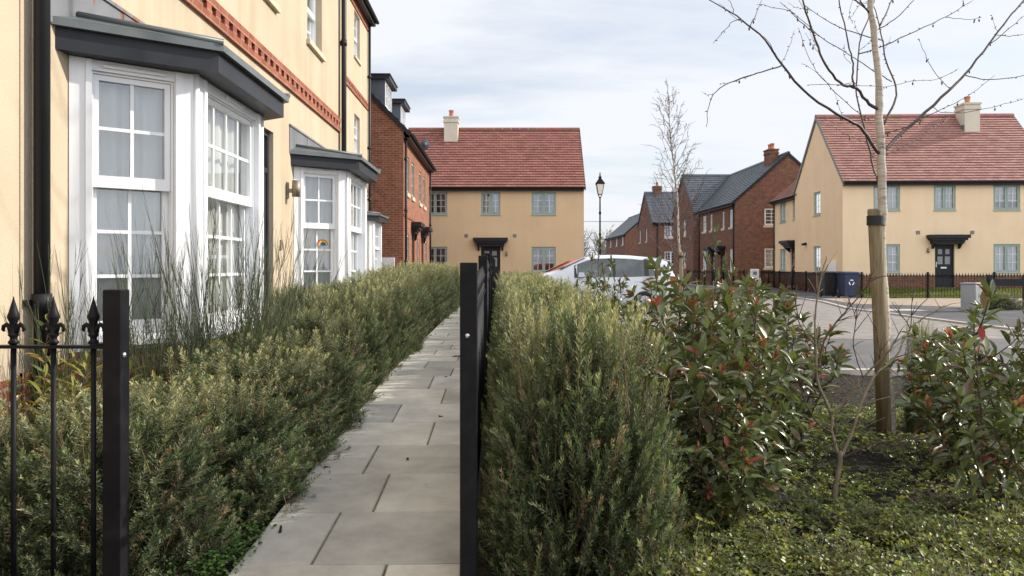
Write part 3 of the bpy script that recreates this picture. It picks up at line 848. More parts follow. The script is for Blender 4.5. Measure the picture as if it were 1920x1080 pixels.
def bay_window(root, a0, rng, rainbow=False, z_bot=.80):
    pts = [(a0, 0), (a0 + .5, .6), (a0 + 1.96, .6), (a0 + 2.46, 0)]
    frs = []
    for (p, q) in zip(pts, pts[1:]):
        d = Vector((q[0] - p[0], -(q[1] - p[1]), 0)); L = d.length; d.normalize()
        n = Vector((d.y, -d.x, 0))
        frs.append((frame((p[0], -p[1], 0), d, n), L))
    zt = 2.60
    b = MB()
    wins = [(.139, .63), (.147, 1.312), (.151, .642)]
    for (M, L), (x0, x1) in zip(frs, wins):
        b.M = M
        b.box(.012, x0 - .002, -.10, -.004, z_bot, zt - .002); b.box(x1 + .002, L - .012, -.10, -.004, z_bot, zt - .002)
        b.box(.10, x0 - .004, -.02, .012, z_bot + .02, zt - .01); b.box(x1 + .004, L - .10, -.02, .012, z_bot + .02, zt - .01)
        b.box(x0 - .001, x1 + .001, -.10, -.006, 2.532, zt - .004); b.box(x0 - .001, x1 + .001, -.10, -.006, z_bot, .858)
        b.box(x0 - .03, x1 + .03, -.05, .045, .828, .859)
    b.M = None
    for p in pts[1:3]:
        b.tube([(p[0], -p[1] + .012, z_bot), (p[0], -p[1] + .012, zt)], .022, 8)
    bay = b.build('bay_window', M_WHITE, root)
    for (M, L), (x0, x1), cols in zip(frs, wins, (2, 4, 2)):
        o = sash(bay, M, x0, .86, x1 - x0, 1.67, .99, cols, 2, 3, rng=rng)
        v = MB(M); c = (x0 + x1) / 2; v.bbox(c - .19, c + .19, -.004, .012, 2.552, 2.574, .005); v.build('trickle_vent', M_WHITE, bay)
    if rainbow:
        M, L = frs[0]; r = MB(M); cx, cz, n = .46, 1.60, -.088
        for k, col in enumerate([(.62, .03, .02), (.75, .22, .02), (.75, .6, .04), (.05, .3, .08), (.03, .13, .45), (.16, .04, .28)]):
            ro, ri = .078 - k * .0095, .078 - (k + 1) * .0095
            for i in range(12):
                t0, t1 = math.pi * i / 12, math.pi * (i + 1) / 12
                r.face([(cx + ro * math.cos(t0), n, cz + ro * math.sin(t0)), (cx + ro * math.cos(t1), n, cz + ro * math.sin(t1)), (cx + ri * math.cos(t1), n, cz + ri * math.sin(t1)), (cx + ri * math.cos(t0), n, cz + ri * math.sin(t0))], col)
        r.build('rainbow_drawing', M_COLOR, bay)
    # brick base
    base = MB()
    for (M, L) in frs:
        base.M = M; base.box(0, L, -.1, -.006, -.2, z_bot - .002)
    base.build('brick_base', M_BRICK_RED, bay)
    # roof
    o1 = [(a0 - .13, .0), (a0 + .43, .76), (a0 + 2.03, .76), (a0 + 2.59, .0)]
    o2 = [(a0 - .18, .0), (a0 + .41, .80), (a0 + 2.05, .80), (a0 + 2.64, .0)]
    f3 = lambda a, b_, d: (a, -b_, d)
    r = MB(); r.prism(o1 + [(a0 + 2.59, -.05), (a0 - .13, -.05)], f3, 2.60, 2.73); r.build('fascia', M_FASCIA, bay)
    r = MB(); r.prism(o2, f3, 2.732, 2.778)
    top = [(p[0], -p[1], 2.779) for p in o2]
    wl_ = [(a0 + .1, -.012, 2.86), (a0 + 2.36, -.012, 2.86)]
    r.face([top[0], top[1], wl_[0]]); r.face([top[1], top[2], wl_[1], wl_[0]]); r.face([top[2], top[3], wl_[1]])
    for p, w in ((top[1], wl_[0]), (top[2], wl_[1])):
        r.tube([Vector(p) + Vector((0, 0, .012)), Vector(w) + Vector((0, 0, .012))], .022, 6)
    r.build('bay_roof', M_ROOFGREY, bay)
    l = MB(frame((0, 0, 0), (1, 0, 0), (0, -1, 0)))
    for k in range(3):
        x0, x1 = a0 - .20 + k * .90, a0 - .20 + (k + 1) * .90 + .03
        l.box(x0, x1, .002, .010 + .004 * (k % 2), 2.74, 3.07 - .004 * k)
    l.box(a0 - .21, a0 + 2.56, .002, .024, 3.072, 3.095)
    l.build('lead_flashing', M_LEAD, bay)
    return bay

F0 = frame((0, 0, 0), (1, 0, 0), (0, -1, 0))
L0 = frame((0, 0, 0), (0, 1, 0), (-1, 0, 0))

def cream_house():
    rng = random.Random(11)
    h = thing('cream_house', 'cream rendered house with two white bay windows, dark door and brick dentil band', 'house', S(-2.6, 4.4), TH + R(90))
    ops = [(.60, 2.80, .82, 2.56), (5.93, 8.13, .82, 2.56), (4.0, 4.9, .42, 2.87), (1.15, 2.05, 4.42, 5.65), (4.12, 4.98, 4.36, 5.62), (6.55, 7.45, 4.42, 5.62), (4.12, 4.98, 7.2, 8.4), (6.55, 7.45, 7.2, 8.4)]
    gable_house(h, 9.0, 8, 9.0, 3.4, M_CREAM, M_SLATE, PAL_SLATE, ops, plinth=(M_BRICK_RED, .74), rng=rng, gauge=.3, tw=.5, rev=.14)
    bay_window(h, .47, rng); bay_window(h, 5.80, rng, True)
    for x0, x1, z, t in ops[3:]:
        sash(h, F0, x0, z, x1 - x0, t - z, (t - z) * .46, 2, 2, 2, rec=.09, rng=rng, sill=SILL_CREAM)
    door(h, F0, 4.0, .42, .9, 2.45, .05, M_DOOR, .42)
    dentil_band(h, F0, .16, 8.70, 3.51)
    downpipe(h, F0, .09, .3, 8.9, .065, .042, (1.12, 3.0, 4.8)); downpipe(h, F0, 8.80, .3, 8.9, .065, .042, (1.12, 3.1, 5.0))
    c = MB(F0); c.tube([(8.66, .012, .8), (8.66, .012, 8.6)], .008, 6); c.build('cable', M_BLACKPLASTIC, h)
    l = MB(F0); l.bbox(5.45, 5.53, .002, .02, 2.16, 2.36, .004); l.box(5.475, 5.505, .02, .07, 2.23, 2.28); l.lathe((5.49, 0, 0), [(0, 0)], 3) if 0 else None
    l.tube([(5.49, .115, 2.18), (5.49, .115, 2.38)], .05, 14); l.build('wall_lamp', M_BRONZE, h)
    n = MB(F0); n.bbox(5.17, 5.24, .002, .018, 1.52, 1.64, .004); n.tube([(5.205, .018, 1.60), (5.205, .026, 1.60)], .014, 10); n.build('doorbell', M_BRONZE, h)
cream_house()

def edge_house():
    h = thing('cream_house', 'cream rendered house cut off at the edge, on the near side of the downpipe', 'house', S(-2.6, -6.0), TH + R(90))
    gable_house(h, 10.39, 8, 9.0, 3.4, M_CREAM, M_SLATE, PAL_SLATE, (), plinth=(M_BRICK_RED, .72), gauge=.3, tw=.5)
edge_house()

def tall_house():
    rng = random.Random(12)
    h = thing('cream_house', 'set back three storey cream house with one low bay and small white windows', 'house', S(-4.05, 13.45), TH + R(90))
    ops = [(8.43, 10.63, .82, 2.56), (9.15, 10.05, 4.52, 5.65), (9.15, 10.05, 7.27, 8.57), (4.5, 5.4, 4.52, 5.65), (4.5, 5.4, 7.27, 8.57)]
    gable_house(h, 11.6, 8, 9.05, 3.6, M_CREAM, M_SLATE, PAL_SLATE, ops, plinth=(M_BRICK_RED, .72), rng=rng, gauge=.3, tw=.5, rev=.14)
    bay_window(h, 8.30, rng)
    for x0, x1, z, t in ops[1:]:
        sash(h, F0, x0, z, x1 - x0, t - z, (t - z) * .48, 2, 2, 2, rec=.07, rng=rng, sill=SILL_CREAM)
    dentil_band(h, F0, .1, 11.5, 6.16); dentil_band(h, F0, .1, 11.5, 3.51); dentil_band(h, F0, .1, 11.5, 8.62)
    downpipe(h, F0, 11.42, .3, 8.95, .065, .042, (1.2, 3.4, 5.0, 7.2))
tall_house()

# ------------------------------------------------------------------ red brick pair beyond the terrace
def dormer(root, a0, a1, y0, z0, z1, rng):
    d = MB(); yb = z1 - 5.84 + .35
    d.box(a0, a0 + .08, y0, yb, z0, z1 - .16); d.box(a1 - .08, a1, y0, yb, z0, z1 - .16)
    d.box(a0 + .08, a1 - .08, y0 + .02, y0 + .12, z0, z0 + .35)
    o = d.build('dormer', M_DORMER, root)
    r = MB(); r.box(a0 - .13, a1 + .13, y0 - .18, yb, z1 - .158, z1 - .02); r.box(a0 - .16, a1 + .16, y0 - .21, yb, z1 - .019, z1 + .02); r.build('dormer_roof', M_FASCIA, o)
    M = frame((0, y0, 0), (1, 0, 0), (0, -1, 0))
    casement(o, M, a0 + .09, z0 + .36, a1 - a0 - .18, z1 - .17 - z0 - .36, M_WHITE, 3, 1, 2, rec=-.01, kind=None)
    return o

def brick_pair():
    rng = random.Random(13)
    h = thing('brick_house', 'red brick house with two grey roof dormers and two black door canopies', 'house', S(-3.13, 26.5), TH + R(90))
    up = [(.9, 1.65), (2.5, 3.3), (5.3, 6.1), (7.1, 7.9)]
    ops = [(a, b, 3.86, 5.12) for a, b in up]
    g = [(.95, 1.65, 1.05, 2.45), (4.2, 4.6, 1.25, 2.4), (5.0, 5.4, 1.25, 2.4), (7.8, 8.6, 1.05, 2.45)]
    d = [(2.6, 3.5, .35, 2.5), (6.2, 7.1, .35, 2.5)]
    gable_house(h, 9.9, 8, 5.84, 4.0, M_BRICK_RED, M_TILE, [(.10, .075, .065), (.13, .09, .075), (.08, .06, .055)], ops + g + d, rng=rng, gauge=.28, tw=.33, rev=.12)
    for x0, x1, z, t in ops + g:
        casement(h, F0, x0, z, x1 - x0, t - z, M_SAGE_PALE, 1, 2, 3, SILL_STONE if z > 3 else None, 'drapes' if x0 < 4 else None, rng, rec=.03)
    for x0, x1, z, t in d:
        door(h, F0, x0, z, x1 - x0, t - z, .1, M_DOOR); canopy(h, F0, x0 - .3, x1 + .3, 2.52, 2.93, .36)
    for z in (3.0, 5.60):
        b = MB(F0); b.box(0.02, 9.88, -.02, .03, z, z + .075); b.build('brick_band', M_BRICK_BAND, h)
    downpipe(h, F0, .18, .2, 5.6, .065, .04, (1.5, 3.2, 4.9)); downpipe(h, F0, 9.74, .2, 5.6, .065, .04, (1.5, 3.2, 4.9))
    dormer(h, 1.1, 2.9, .77, 6.45, 7.92, rng); dormer(h, 5.5, 7.2, .77, 6.45, 7.98, rng)
    s = MB(F0); k = 14; cx, cn, cz = 3.4, .40, 5.88
    rings = [[s.pt((cx - .02 + q * q * .06 + .0 * i, cn + q * .17 * math.cos(2 * math.pi * i / k), cz + q * .20 * math.sin(2 * math.pi * i / k))) for i in range(k)] for q in (.15, .6, 1.0)]
    for a, b in zip(rings, rings[1:]):
        for i in range(k): s.iface((a[i], a[(i + 1) % k], b[(i + 1) % k], b[i]), smooth=True)
    s.iface(rings[0])
    s.tube([(cx, cn, cz), (cx + .05, cn - .1, cz - .22), (cx + .05, .05, cz - .30)], .018, 6); s.tube([(cx, cn, cz - .24), (cx - .28, cn + .05, cz - .05)], .01, 6)
    s.build('satellite_dish', M_DORMER, h)
    m = MB(L0); m.bbox(.28, .72, .003, .09, 1.03, 1.62, .01); m.build('meter_box', M_WHITE, h)
M_SAGE_PALE = mat_noise("pale_sage_paint", (0.33, 0.40, 0.37), (0.38, 0.45, 0.42), 3.0, 0.45)
brick_pair()

# ------------------------------------------------------------------ rendered houses facing the camera
def vents(h, M, spots):
    for a, z in spots:
        v = MB(M); v.box(a - .09, a + .09, .002, .014, z - .08, z + .08)
        for k in range(4): v.box(a - .075, a + .075, .014, .022, z - .062 + k * .036, z - .044 + k * .036)
        v.build('air_vent', M_BRONZE, h)

def centre_house():
    rng = random.Random(14)
    h = thing('rendered_house', 'ochre rendered house with red tiled roof facing down the path', 'house', (-5.45, 39.5, 0), 0)
    ops = [(6.42, 7.61, 3.9, 5.0), (3.92, 4.87, 3.9, 5.0), (1.05, 2.25, 3.9, 5.0), (6.42, 7.61, 1.06, 2.3), (1.05, 2.25, 1.06, 2.3), (3.92, 4.87, .28, 2.32)]
    gable_house(h, 9.0, 6.4, 5.32, 3.2, M_OCHRE, M_TILE, PAL_RED, ops, rng=rng, gauge=.2, tw=.3, plinth=(M_BRICK_DARK, .8), rev=.1)
    for (x0, x1, z, t), k in zip(ops[:5], ('blue', 'blue', 'drapes', 'drapes', 'drapes')):
        casement(h, F0, x0, z, x1 - x0, t - z, M_SAGE, 2, 2, 3, SILL_SAGE, k, rng, rec=.05)
    door(h, F0, 3.92, .28, .95, 2.04, .08, M_BLACKPLASTIC); canopy(h, F0, 3.55, 5.24, 2.33, 2.74)
    vents(h, F0, [(3.19, 2.85), (5.58, 2.85)])
    l = MB(F0); l.bbox(5.14, 5.22, .002, .03, 1.85, 2.05, .004); l.tube([(5.18, .03, 1.95), (5.18, .10, 1.98), (5.18, .10, 2.12)], .02, 8); l.lathe((5.18, .10, 1.86), [(.02, 0), (.05, .04), (.05, .13), (.02, .17)], 8); l.build('wall_lamp', M_BRONZE, h)
    chimney(h, 2.25, 2.75, 7.0, 9.2, .72, .72, M_CHIMNEY)
    a = MB(); a.box(1.84, 2.66, 2.30, 2.38, 7.32, 7.62); a.box(1.84, 1.89, 2.38, 3.1, 7.4, 7.95); a.box(2.61, 2.66, 2.38, 3.1, 7.4, 7.95); a.build('chimney_apron', M_ROOFGREY, h)
centre_house()

def right_house():
    rng = random.Random(15)
    h = thing('rendered_house', 'buff rendered house with pinkish tiled roof and rear wing behind railings', 'house', (14.88, 36.0, 0), R(-2))
    ops = [(1.37, 2.54, 3.86, 4.99), (4.03, 4.99, 3.86, 4.99), (6.65, 7.82, 3.86, 4.99), (1.37, 2.54, 1.06, 2.33), (6.65, 7.82, 1.06, 2.33), (4.08, 4.94, .38, 2.33)]
    lops = [(2.86, 3.85, 3.86, 4.99), (2.86, 3.85, 1.06, 2.33)]
    gable_house(h, 9.4, 6.75, 5.23, 3.35, M_BUFF, M_TILE, PAL_PINK, ops, lops, rng=rng, gauge=.19, tw=.3, plinth=(M_BRICK_DARK, .93), rev=.1, verge_mat=M_ROOFGREY)
    for x0, x1, z, t in ops[:5]:
        casement(h, F0, x0, z, x1 - x0, t - z, M_SAGE, 2, 2, 3, SILL_SAGE, 'blind', rng, rec=.05)
    for x0, x1, z, t in lops:
        casement(h, L0, x0, z, x1 - x0, t - z, M_SAGE, 1, 2, 3, SILL_SAGE, 'drapes', rng, rec=.05)
    door(h, F0, 4.08, .38, .86, 1.95, .08, M_BLACKPLASTIC); canopy(h, F0, 3.70, 5.38, 2.34, 2.74)
    vents(h, F0, [(3.33, 2.85), (5.72, 2.85)])
    l = MB(F0); l.bbox(3.72, 3.80, .002, .03, 1.95, 2.15, .004); l.tube([(3.76, .03, 2.03), (3.76, .10, 2.06), (3.76, .10, 2.2)], .02, 8); l.lathe((3.76, .10, 1.94), [(.02, 0), (.05, .04), (.05, .13), (.02, .17)], 8); l.build('wall_lamp', M_BRONZE, h)
    l = MB(L0); l.bbox(4.85, 5.0, .002, .03, 2.42, 2.54, .004); l.prism([(.03, 2.40), (.22, 2.40), (.22, 2.50), (.03, 2.56)], lambda a, b, d: (d, a, b), 4.84, 5.02); l.build('flood_lamp', M_BLACKPLASTIC, h)
    m = MB(L0); m.bbox(.75, 1.55, .003, .10, .97, 1.56, .01); m.build('meter_box', M_WHITE, h)
    chimney(h, 7.0, 2.85, 7.0, 9.15, .72, .9, M_CHIMNEY, 1)
    a = MB(); a.box(6.59, 7.41, 2.32, 2.40, 7.2, 7.62); a.box(6.59, 6.64, 2.4, 3.2, 7.4, 8.1); a.build('chimney_apron', M_ROOFGREY, h)
    # rear wing
    x0, y0, y1 = .18, 6.76, 11.1
    M = frame((x0, y0, 0), (0, 1, 0), (-1, 0, 0))
    wops = [(2.15, 3.3, 3.86, 4.99), (.45, .95, 3.86, 4.99), (2.15, 3.3, 1.06, 2.33), (.45, 1.3, .3, 2.3)]
    w = MB(M); wall(w, 0, y1 - y0, .93, 5.2, wops, .1); wo = w.build('rear_wing', M_BUFF, h)
    w = MB(M); wall(w, 0, y1 - y0, -.3, .93, wops, .1, .012); w.build('wing_plinth', M_BRICK_DARK, wo)
    w = MB(); w.face([(x0, y1, -.3), (6, y1, -.3), (6, y1, 5.2), (x0, y1, 5.2)]); w.face([(x0, y1, 5.2), (6, y1, 5.2), (3.1, y1, 7.6)]); w.build('wing_end', M_BUFF, wo)
    rf = MB(); r2 = MB()
    Mw = Matrix(((0, 1, 0, x0), (1, 0, 0, y0), (0, 0, 1, 0), (0, 0, 0, 1)))
    rf.M = Mw; tiles(rf, None, -.3, y1 - y0 + .08, -.24, 5.12, 2.9, 7.7, .19, .3, PAL_PINK, rng)
    rf.face([(-.3, 2.9, 7.7), (y1 - y0 + .08, 2.9, 7.7), (y1 - y0 + .08, 6.0, 5.12), (-.3, 6.0, 5.12)], PAL_PINK[0])
    rf.build('wing_roof', M_TILE, wo)
    w = MB(M); w.box(0.01, y1 - y0 + .06, -.01, .22, 4.96, 5.08); w.tube([(0, .28, 5.09), (y1 - y0 + .1, .28, 5.09)], .055, 8); w.build('wing_gutter', M_BLACKPLASTIC, wo)
    for a0, a1, z, t in wops[:3]:
        casement(h, M, a0, z, a1 - a0, t - z, M_SAGE, 2 if a1 - a0 > .8 else 1, 2, 3, SILL_SAGE, 'drapes', rng, rec=.05)
    door(h, M, .45, .3, .85, 2.0, .08, M_BLACKPLASTIC); canopy(h, M, .1, 1.65, 2.34, 2.74)
    downpipe(h, M, y1 - y0 - .1, .1, 5.0, .06, .04, (2.5,))
right_house()

# ------------------------------------------------------------------ brown brick houses along the far street
def far_windows(h, M, ops, rng, lights=None):
    for x0, x1, z, t in ops:
        n = lights or (2 if x1 - x0 > .9 else 1)
        casement(h, M, x0, z, x1 - x0, t - z, M_WHITE, n, 2, 4, SILL_STONE, rng.choice(['net', 'drapes', None]), rng, rec=.06, bar=.03)

def brown_houses():
    rng = random.Random(16)
    h = thing('brick_house', 'brown brick house with slate roof, twin chimney pots and two black canopies', 'house', S(14.57, 61.3), TH - R(90))
    o = 3.6
    ops = [(o + .9, o + 1.95, 3.8, 4.9), (o + 2.9, o + 3.5, 3.8, 4.9), (o + 5.85, o + 6.4, 3.8, 4.9), (o + 7.5, o + 8.45, 3.8, 4.9), (o + .9, o + 1.95, 1.1, 2.42), (o + 7.5, o + 8.45, 1.1, 2.42)]
    dr = [(o + 3.2, o + 4.1, .1, 2.2), (o + 5.5, o + 6.4, .1, 2.2)]
    rops = [(1.83, 2.73, 3.87, 4.92), (1.83, 2.73, 1.25, 2.46)]
    gable_house(h, 12.3, 6.6, 5.32, 2.9, M_BRICK_DARK, M_SLATE, PAL_SLATE, ops + dr, (), rops, rng=rng, gauge=.24, tw=.3)
    far_windows(h, F0, ops, rng); far_windows(h, frame((12.3, 0, 0), (0, 1, 0), (1, 0, 0)), rops, rng, 1)
    for x0, x1, z, t in dr:
        door(h, F0, x0, z, x1 - x0, t - z, .08, M_BLACKPLASTIC); canopy(h, F0, x0 - .3, x1 + .3, 2.3, 2.65)
    chimney(h, 10.4, 2.9, 7.0, 8.8, .95, .6, M_BRICK_DARK, 2)
    downpipe(h, F0, 12.15, .1, 5.1, .06, .045, ()); downpipe(h, F0, 3.75, .1, 5.1, .06, .045, ())
    h = thing('brick_house', 'brown brick house whose plain gable stands directly behind the slender birch', 'house', S(14.2, 58.0), TH)
    lops = [(2.3, 3.2, 3.7, 4.88), (2.3, 3.2, 1.3, 2.42)]
    gable_house(h, 6.6, 6.7, 5.32, 2.9, M_BRICK_DARK, M_SLATE, PAL_SLATE, (), lops, rng=rng, gauge=.24, tw=.3, gable_right=False)
    far_windows(h, L0, lops, rng, 1)
    h = thing('brick_house', 'brown brick house with steep gable, one chimney and wide white windows', 'house', S(13.92, 72.0), TH)
    ops = [(1.1, 2.25, 3.95, 5.0), (1.1, 2.25, 1.5, 2.7)]
    lops = [(2.6, 3.2, 3.7, 4.9), (6.0, 6.6, 3.7, 4.9), (2.6, 3.2, 1.2, 2.4), (6.0, 6.6, 1.2, 2.4)]
    gable_house(h, 8, 7.4, 5.32, 2.9, M_BRICK_DARK, M_SLATE, PAL_SLATE, ops, lops, rng=rng, gauge=.25, tw=.3)
    far_windows(h, F0, ops, rng, 2); far_windows(h, L0, lops, rng, 1)
    chimney(h, 1.15, 3.7, 7.4, 8.95, .75, .6, M_BRICK_DARK, 1); chimney(h, 3.3, 4.6, 7.2, 8.5, .5, .5, M_BRICK_DARK, 1)
    downpipe(h, F0, .45, .1, 5.1, .06, .05, ())
    h = thing('brick_house', 'farthest brown brick house, low slate roof at the street end by the lamp post', 'house', S(15.55, 115.0), TH - R(90))
    ops = [(a, a + 1.2, z, z + 1.15) for a in (4.0, 9.5, 14.6) for z in (4.05, 1.3)]
    gable_house(h, 17.4, 6.6, 5.32, 2.9, M_BRICK_DARK, M_SLATE, PAL_SLATE, ops, rng=rng, gauge=.3, tw=.35)
    far_windows(h, F0, ops, rng, 2)
    chimney(h, 16.4, 3.3, 7.4, 9.3, .7, .6, M_BRICK_DARK, 1)
    # a lower link between the two far houses
brown_houses()

# ------------------------------------------------------------------ railings
def finial_mb(x, z, s=1.0, n=12):
    m = MB()
    m.lathe((x, 0, z), [(.010 * s, 0), (.017 * s, .006), (.017 * s, .012), (.011 * s, .018), (.011 * s, .026), (.017 * s, .032), (.017 * s, .037), (.011 * s, .043), (.010 * s, .060), (.013 * s, .078), (.0195 * s, .092), (.020 * s, .098), (.015 * s, .112), (.010 * s, .130), (.004 * s, .152), (.0008, .166)], n)
    for q in (-1, 1):
        m.tube([(x + q * .008, 0, z + .040), (x + q * .014, 0, z + .062), (x + q * .024, 0, z + .070), (x + q * .033, 0, z + .064), (x + q * .036, 0, z + .052), (x + q * .031, 0, z + .047)], [.009, .0085, .008, .0075, .006, .004], 8)
    return m

def railing(label, loc, rz, L, post_h=1.2, rail_z=.96, sp=.137, post=.063, end_post=False, group=None, start=None, bolts=(), fine=True, br=.009, gap=.07, slope=0.0, post_at_end=False):
    r = thing('railing_panel', label, 'railing', loc, rz, group)
    xs = [0.0] if not post_at_end else [L]
    if end_post: xs.append(L)
    for px in xs:
        p = MB(); zz = slope * px
        p.bbox(px - post / 2, px + post / 2, -post / 2, post / 2, -.3 + zz, post_h + zz, .003)
        po = p.build('post', M_BLACK, r)
        for bx, by, bz, ax in bolts:
            b = MB()
            k = 12; c = Vector((px + bx, by, bz + zz)); d = Vector(ax)
            u = Vector((0, 0, 1)); v = d.cross(u)
            prev = None
            for j, (rr, h) in enumerate(((.0095, 0), (.0085, .003), (.006, .0055), (.002, .0068))):
                ring = [b.pt(c + d * h + (u * math.cos(2 * math.pi * i / k) + v * math.sin(2 * math.pi * i / k)) * rr) for i in range(k)]
                if prev:
                    for i in range(k): b.iface((prev[i], prev[(i + 1) % k], ring[(i + 1) % k], ring[i]), smooth=True)
                prev = ring
            b.iface(prev); b.build('bolt', M_STEEL, po)
    for z, h in ((rail_z, .010), (.12, .010)):
        m = MB(); x0, x1 = post / 2, L - post / 2
        m.prism([(x0, z - h + slope * x0), (x1, z - h + slope * x1), (x1, z + slope * x1), (x0, z + slope * x0)], lambda a, b, d: (a, d, b), -.02, .02)
        if z > .5:
            for e in (x0, x1 - .05):
                m.box(e, e + .05, -.016, .016, z + slope * e + .001, z + slope * e + .007)
        m.build('rail', M_BLACK, r)
    n = int((L - post - .06) / sp)
    st = start if start is not None else (L - (n - 0) * sp) / 2 + 0
    b = MB(); b.tube([(0, 0, .05), (0, 0, rail_z - .011)], br, 8 if fine else 5)
    f = finial_mb(0, rail_z + .001, 1.0, 12 if fine else 6)
    bar0 = b.build('bar', M_BLACK, r); fin0 = f.build('finial', M_BLACK, bar0)
    bar0.location = (st, 0, slope * st)
    x = st + sp
    while x < L - post / 2 - gap * .5:
        c = bar0.copy(); scene.collection.objects.link(c); c.parent = r; c.location = (x, 0, slope * x)
        d = fin0.copy(); scene.collection.objects.link(d); d.parent = c
        x += sp
    return r

# left of the gate
railing('short black railing with fleur finials beside the left gate post', (-1.351 - 1.2, 2.73, .10), 0, 1.2, 1.142, .952, .1365, post_at_end=True, bolts=[(.030, -.006, .92, (1, 0, 0))], start=1.2 - .077 - 7 * .1365)
# along the right of the path
names = ['first', 'second', 'third', 'fourth', 'fifth', 'sixth', 'seventh']
v = 2.93
for i in range(7):
    s = .022 if i < 2 else 0.004
    z = [.115, .178, .24, .251, .262, .273, .284][i]
    railing('%s black railing panel along the path, counted from the gate' % names[i], S(-.107, v, z), TH + R(90), 2.7, 1.22, .99, .137, end_post=(i == 6), group='railing panels along the path',
            bolts=[(-.030, .004, .955, (-1, 0, 0))] if i == 0 else (), slope=s, fine=i < 2)
    v += 2.7

# across the street, round the buff house
def run(p, q, label, n, group, **kw):
    p, q = Vector(p), Vector(q); d = q - p; L = d.length / n
    rz = math.atan2(d.y, d.x)
    for i in range(n):
        o = p + d * (i / n)
        railing(label(i), (o.x, o.y, .06), rz, L, 1.05, .86, .115, .07, end_post=(i == n - 1), group=group, fine=False, br=.008)
ords = ['first', 'second', 'third', 'fourth', 'fifth', 'sixth', 'seventh', 'eighth', 'ninth', 'tenth']
run((13.9, 31.8), (24.2, 31.4), lambda i: '%s black railing panel before the lawn, counted from the bins' % ords[i], 4, 'railings before the lawn')
run((13.9, 31.8), (15.6, 52.5), lambda i: '%s black railing panel along the side street, counted from the bins' % ords[i], 8, 'railings along the side street')
run((-.35, 36.2), (3.2, 36.2), lambda i: '%s black railing panel below the ochre house, counted from its door' % ords[i], 2, 'railings below the ochre house')
run((12.3, 56.0), (14.1, 48.6), lambda i: '%s black railing panel before the two brown canopies, counted from the far end' % ords[i], 3, 'railings before the brown house')

def rail_fence():
    t = thing('board_fence', 'black board fence with one deep top board behind the grey cabinet', 'fence', P(1855, 578, 24) - Vector((0, 0, .0)), R(-3))
    t.location.z = .06
    for x in (0, 1.06, 2.2, 3.3):
        p = MB(); p.bbox(x - .08, x + .08, -.06, .06, -.1, 1.02, .015); p.build('post', M_BLACKPLASTIC, t)
    b = MB(); b.bbox(-.06, 3.4, -.105, -.062, .68, .90, .006); b.build('board', M_BLACKPLASTIC, t)
rail_fence()

# ------------------------------------------------------------------ lawn
def lawn():
    rng = np.random.default_rng(21)
    mb = MB(); nx, ny = 24, 8
    def z(i, j): return .075 + .27 * sstep(0.1, 1, j / ny)
    idx = {}
    for j in range(ny + 1):
        for i in range(nx + 1):
            x = 13.98 + 10 * i / nx; y = 31.95 + 3.9 * j / ny - .02 * 0
            idx[i, j] = mb.pt((x, y - .035 * (x - 14), z(i, j) + .015 * rng.normal()))
    for j in range(ny):
        for i in range(nx): mb.iface((idx[i, j], idx[i + 1, j], idx[i + 1, j + 1], idx[i, j + 1]), smooth=True)
    tag(mb.build('lawn', M_LAWN), kind='structure')
    g = NPM(); n = 16000
    x = 13.98 + 10 * rng.random(n); t = rng.random(n); y = 31.95 + 3.9 * t - .035 * (x - 14)
    s = np.clip((t - .1) / .9, 0, 1); zz = .075 + .27 * s * s * (3 - 2 * s)
    d = unit(np.stack([rng.normal(size=n) * .5, rng.normal(size=n) * .5, np.ones(n)], 1))
    T = np.array([(-.5, 0, 0), (.5, 0, 0), (0.0, 1, 0)])
    col = np.array([.12, .145, .035])[None] * (.6 + .8 * rng.random((n, 1))); col[:, 0] *= .8 + .6 * rng.random(n)
    g.add(T, [(0, 1, 2)], frames(d, rng), np.stack([.022 + 0 * x, .05 + .05 * rng.random(n), np.ones(n)], 1), np.stack([x, y, zz], 1), col)
    tag(g.build('grass', M_GRASS), kind='stuff')
lawn()

# ------------------------------------------------------------------ cars
def loft(mb, rings, closed=True, caps=True, smooth=True):
    prev = None
    for rg in rings:
        r = [mb.pt(p) for p in rg]
        if prev:
            n = len(r)
            for k in range(n if closed else n - 1):
                mb.iface((prev[k], prev[(k + 1) % n], r[(k + 1) % n], r[k]), smooth=smooth)
        elif caps: mb.iface(r[::-1])
        prev = r
    if caps: mb.iface(prev)

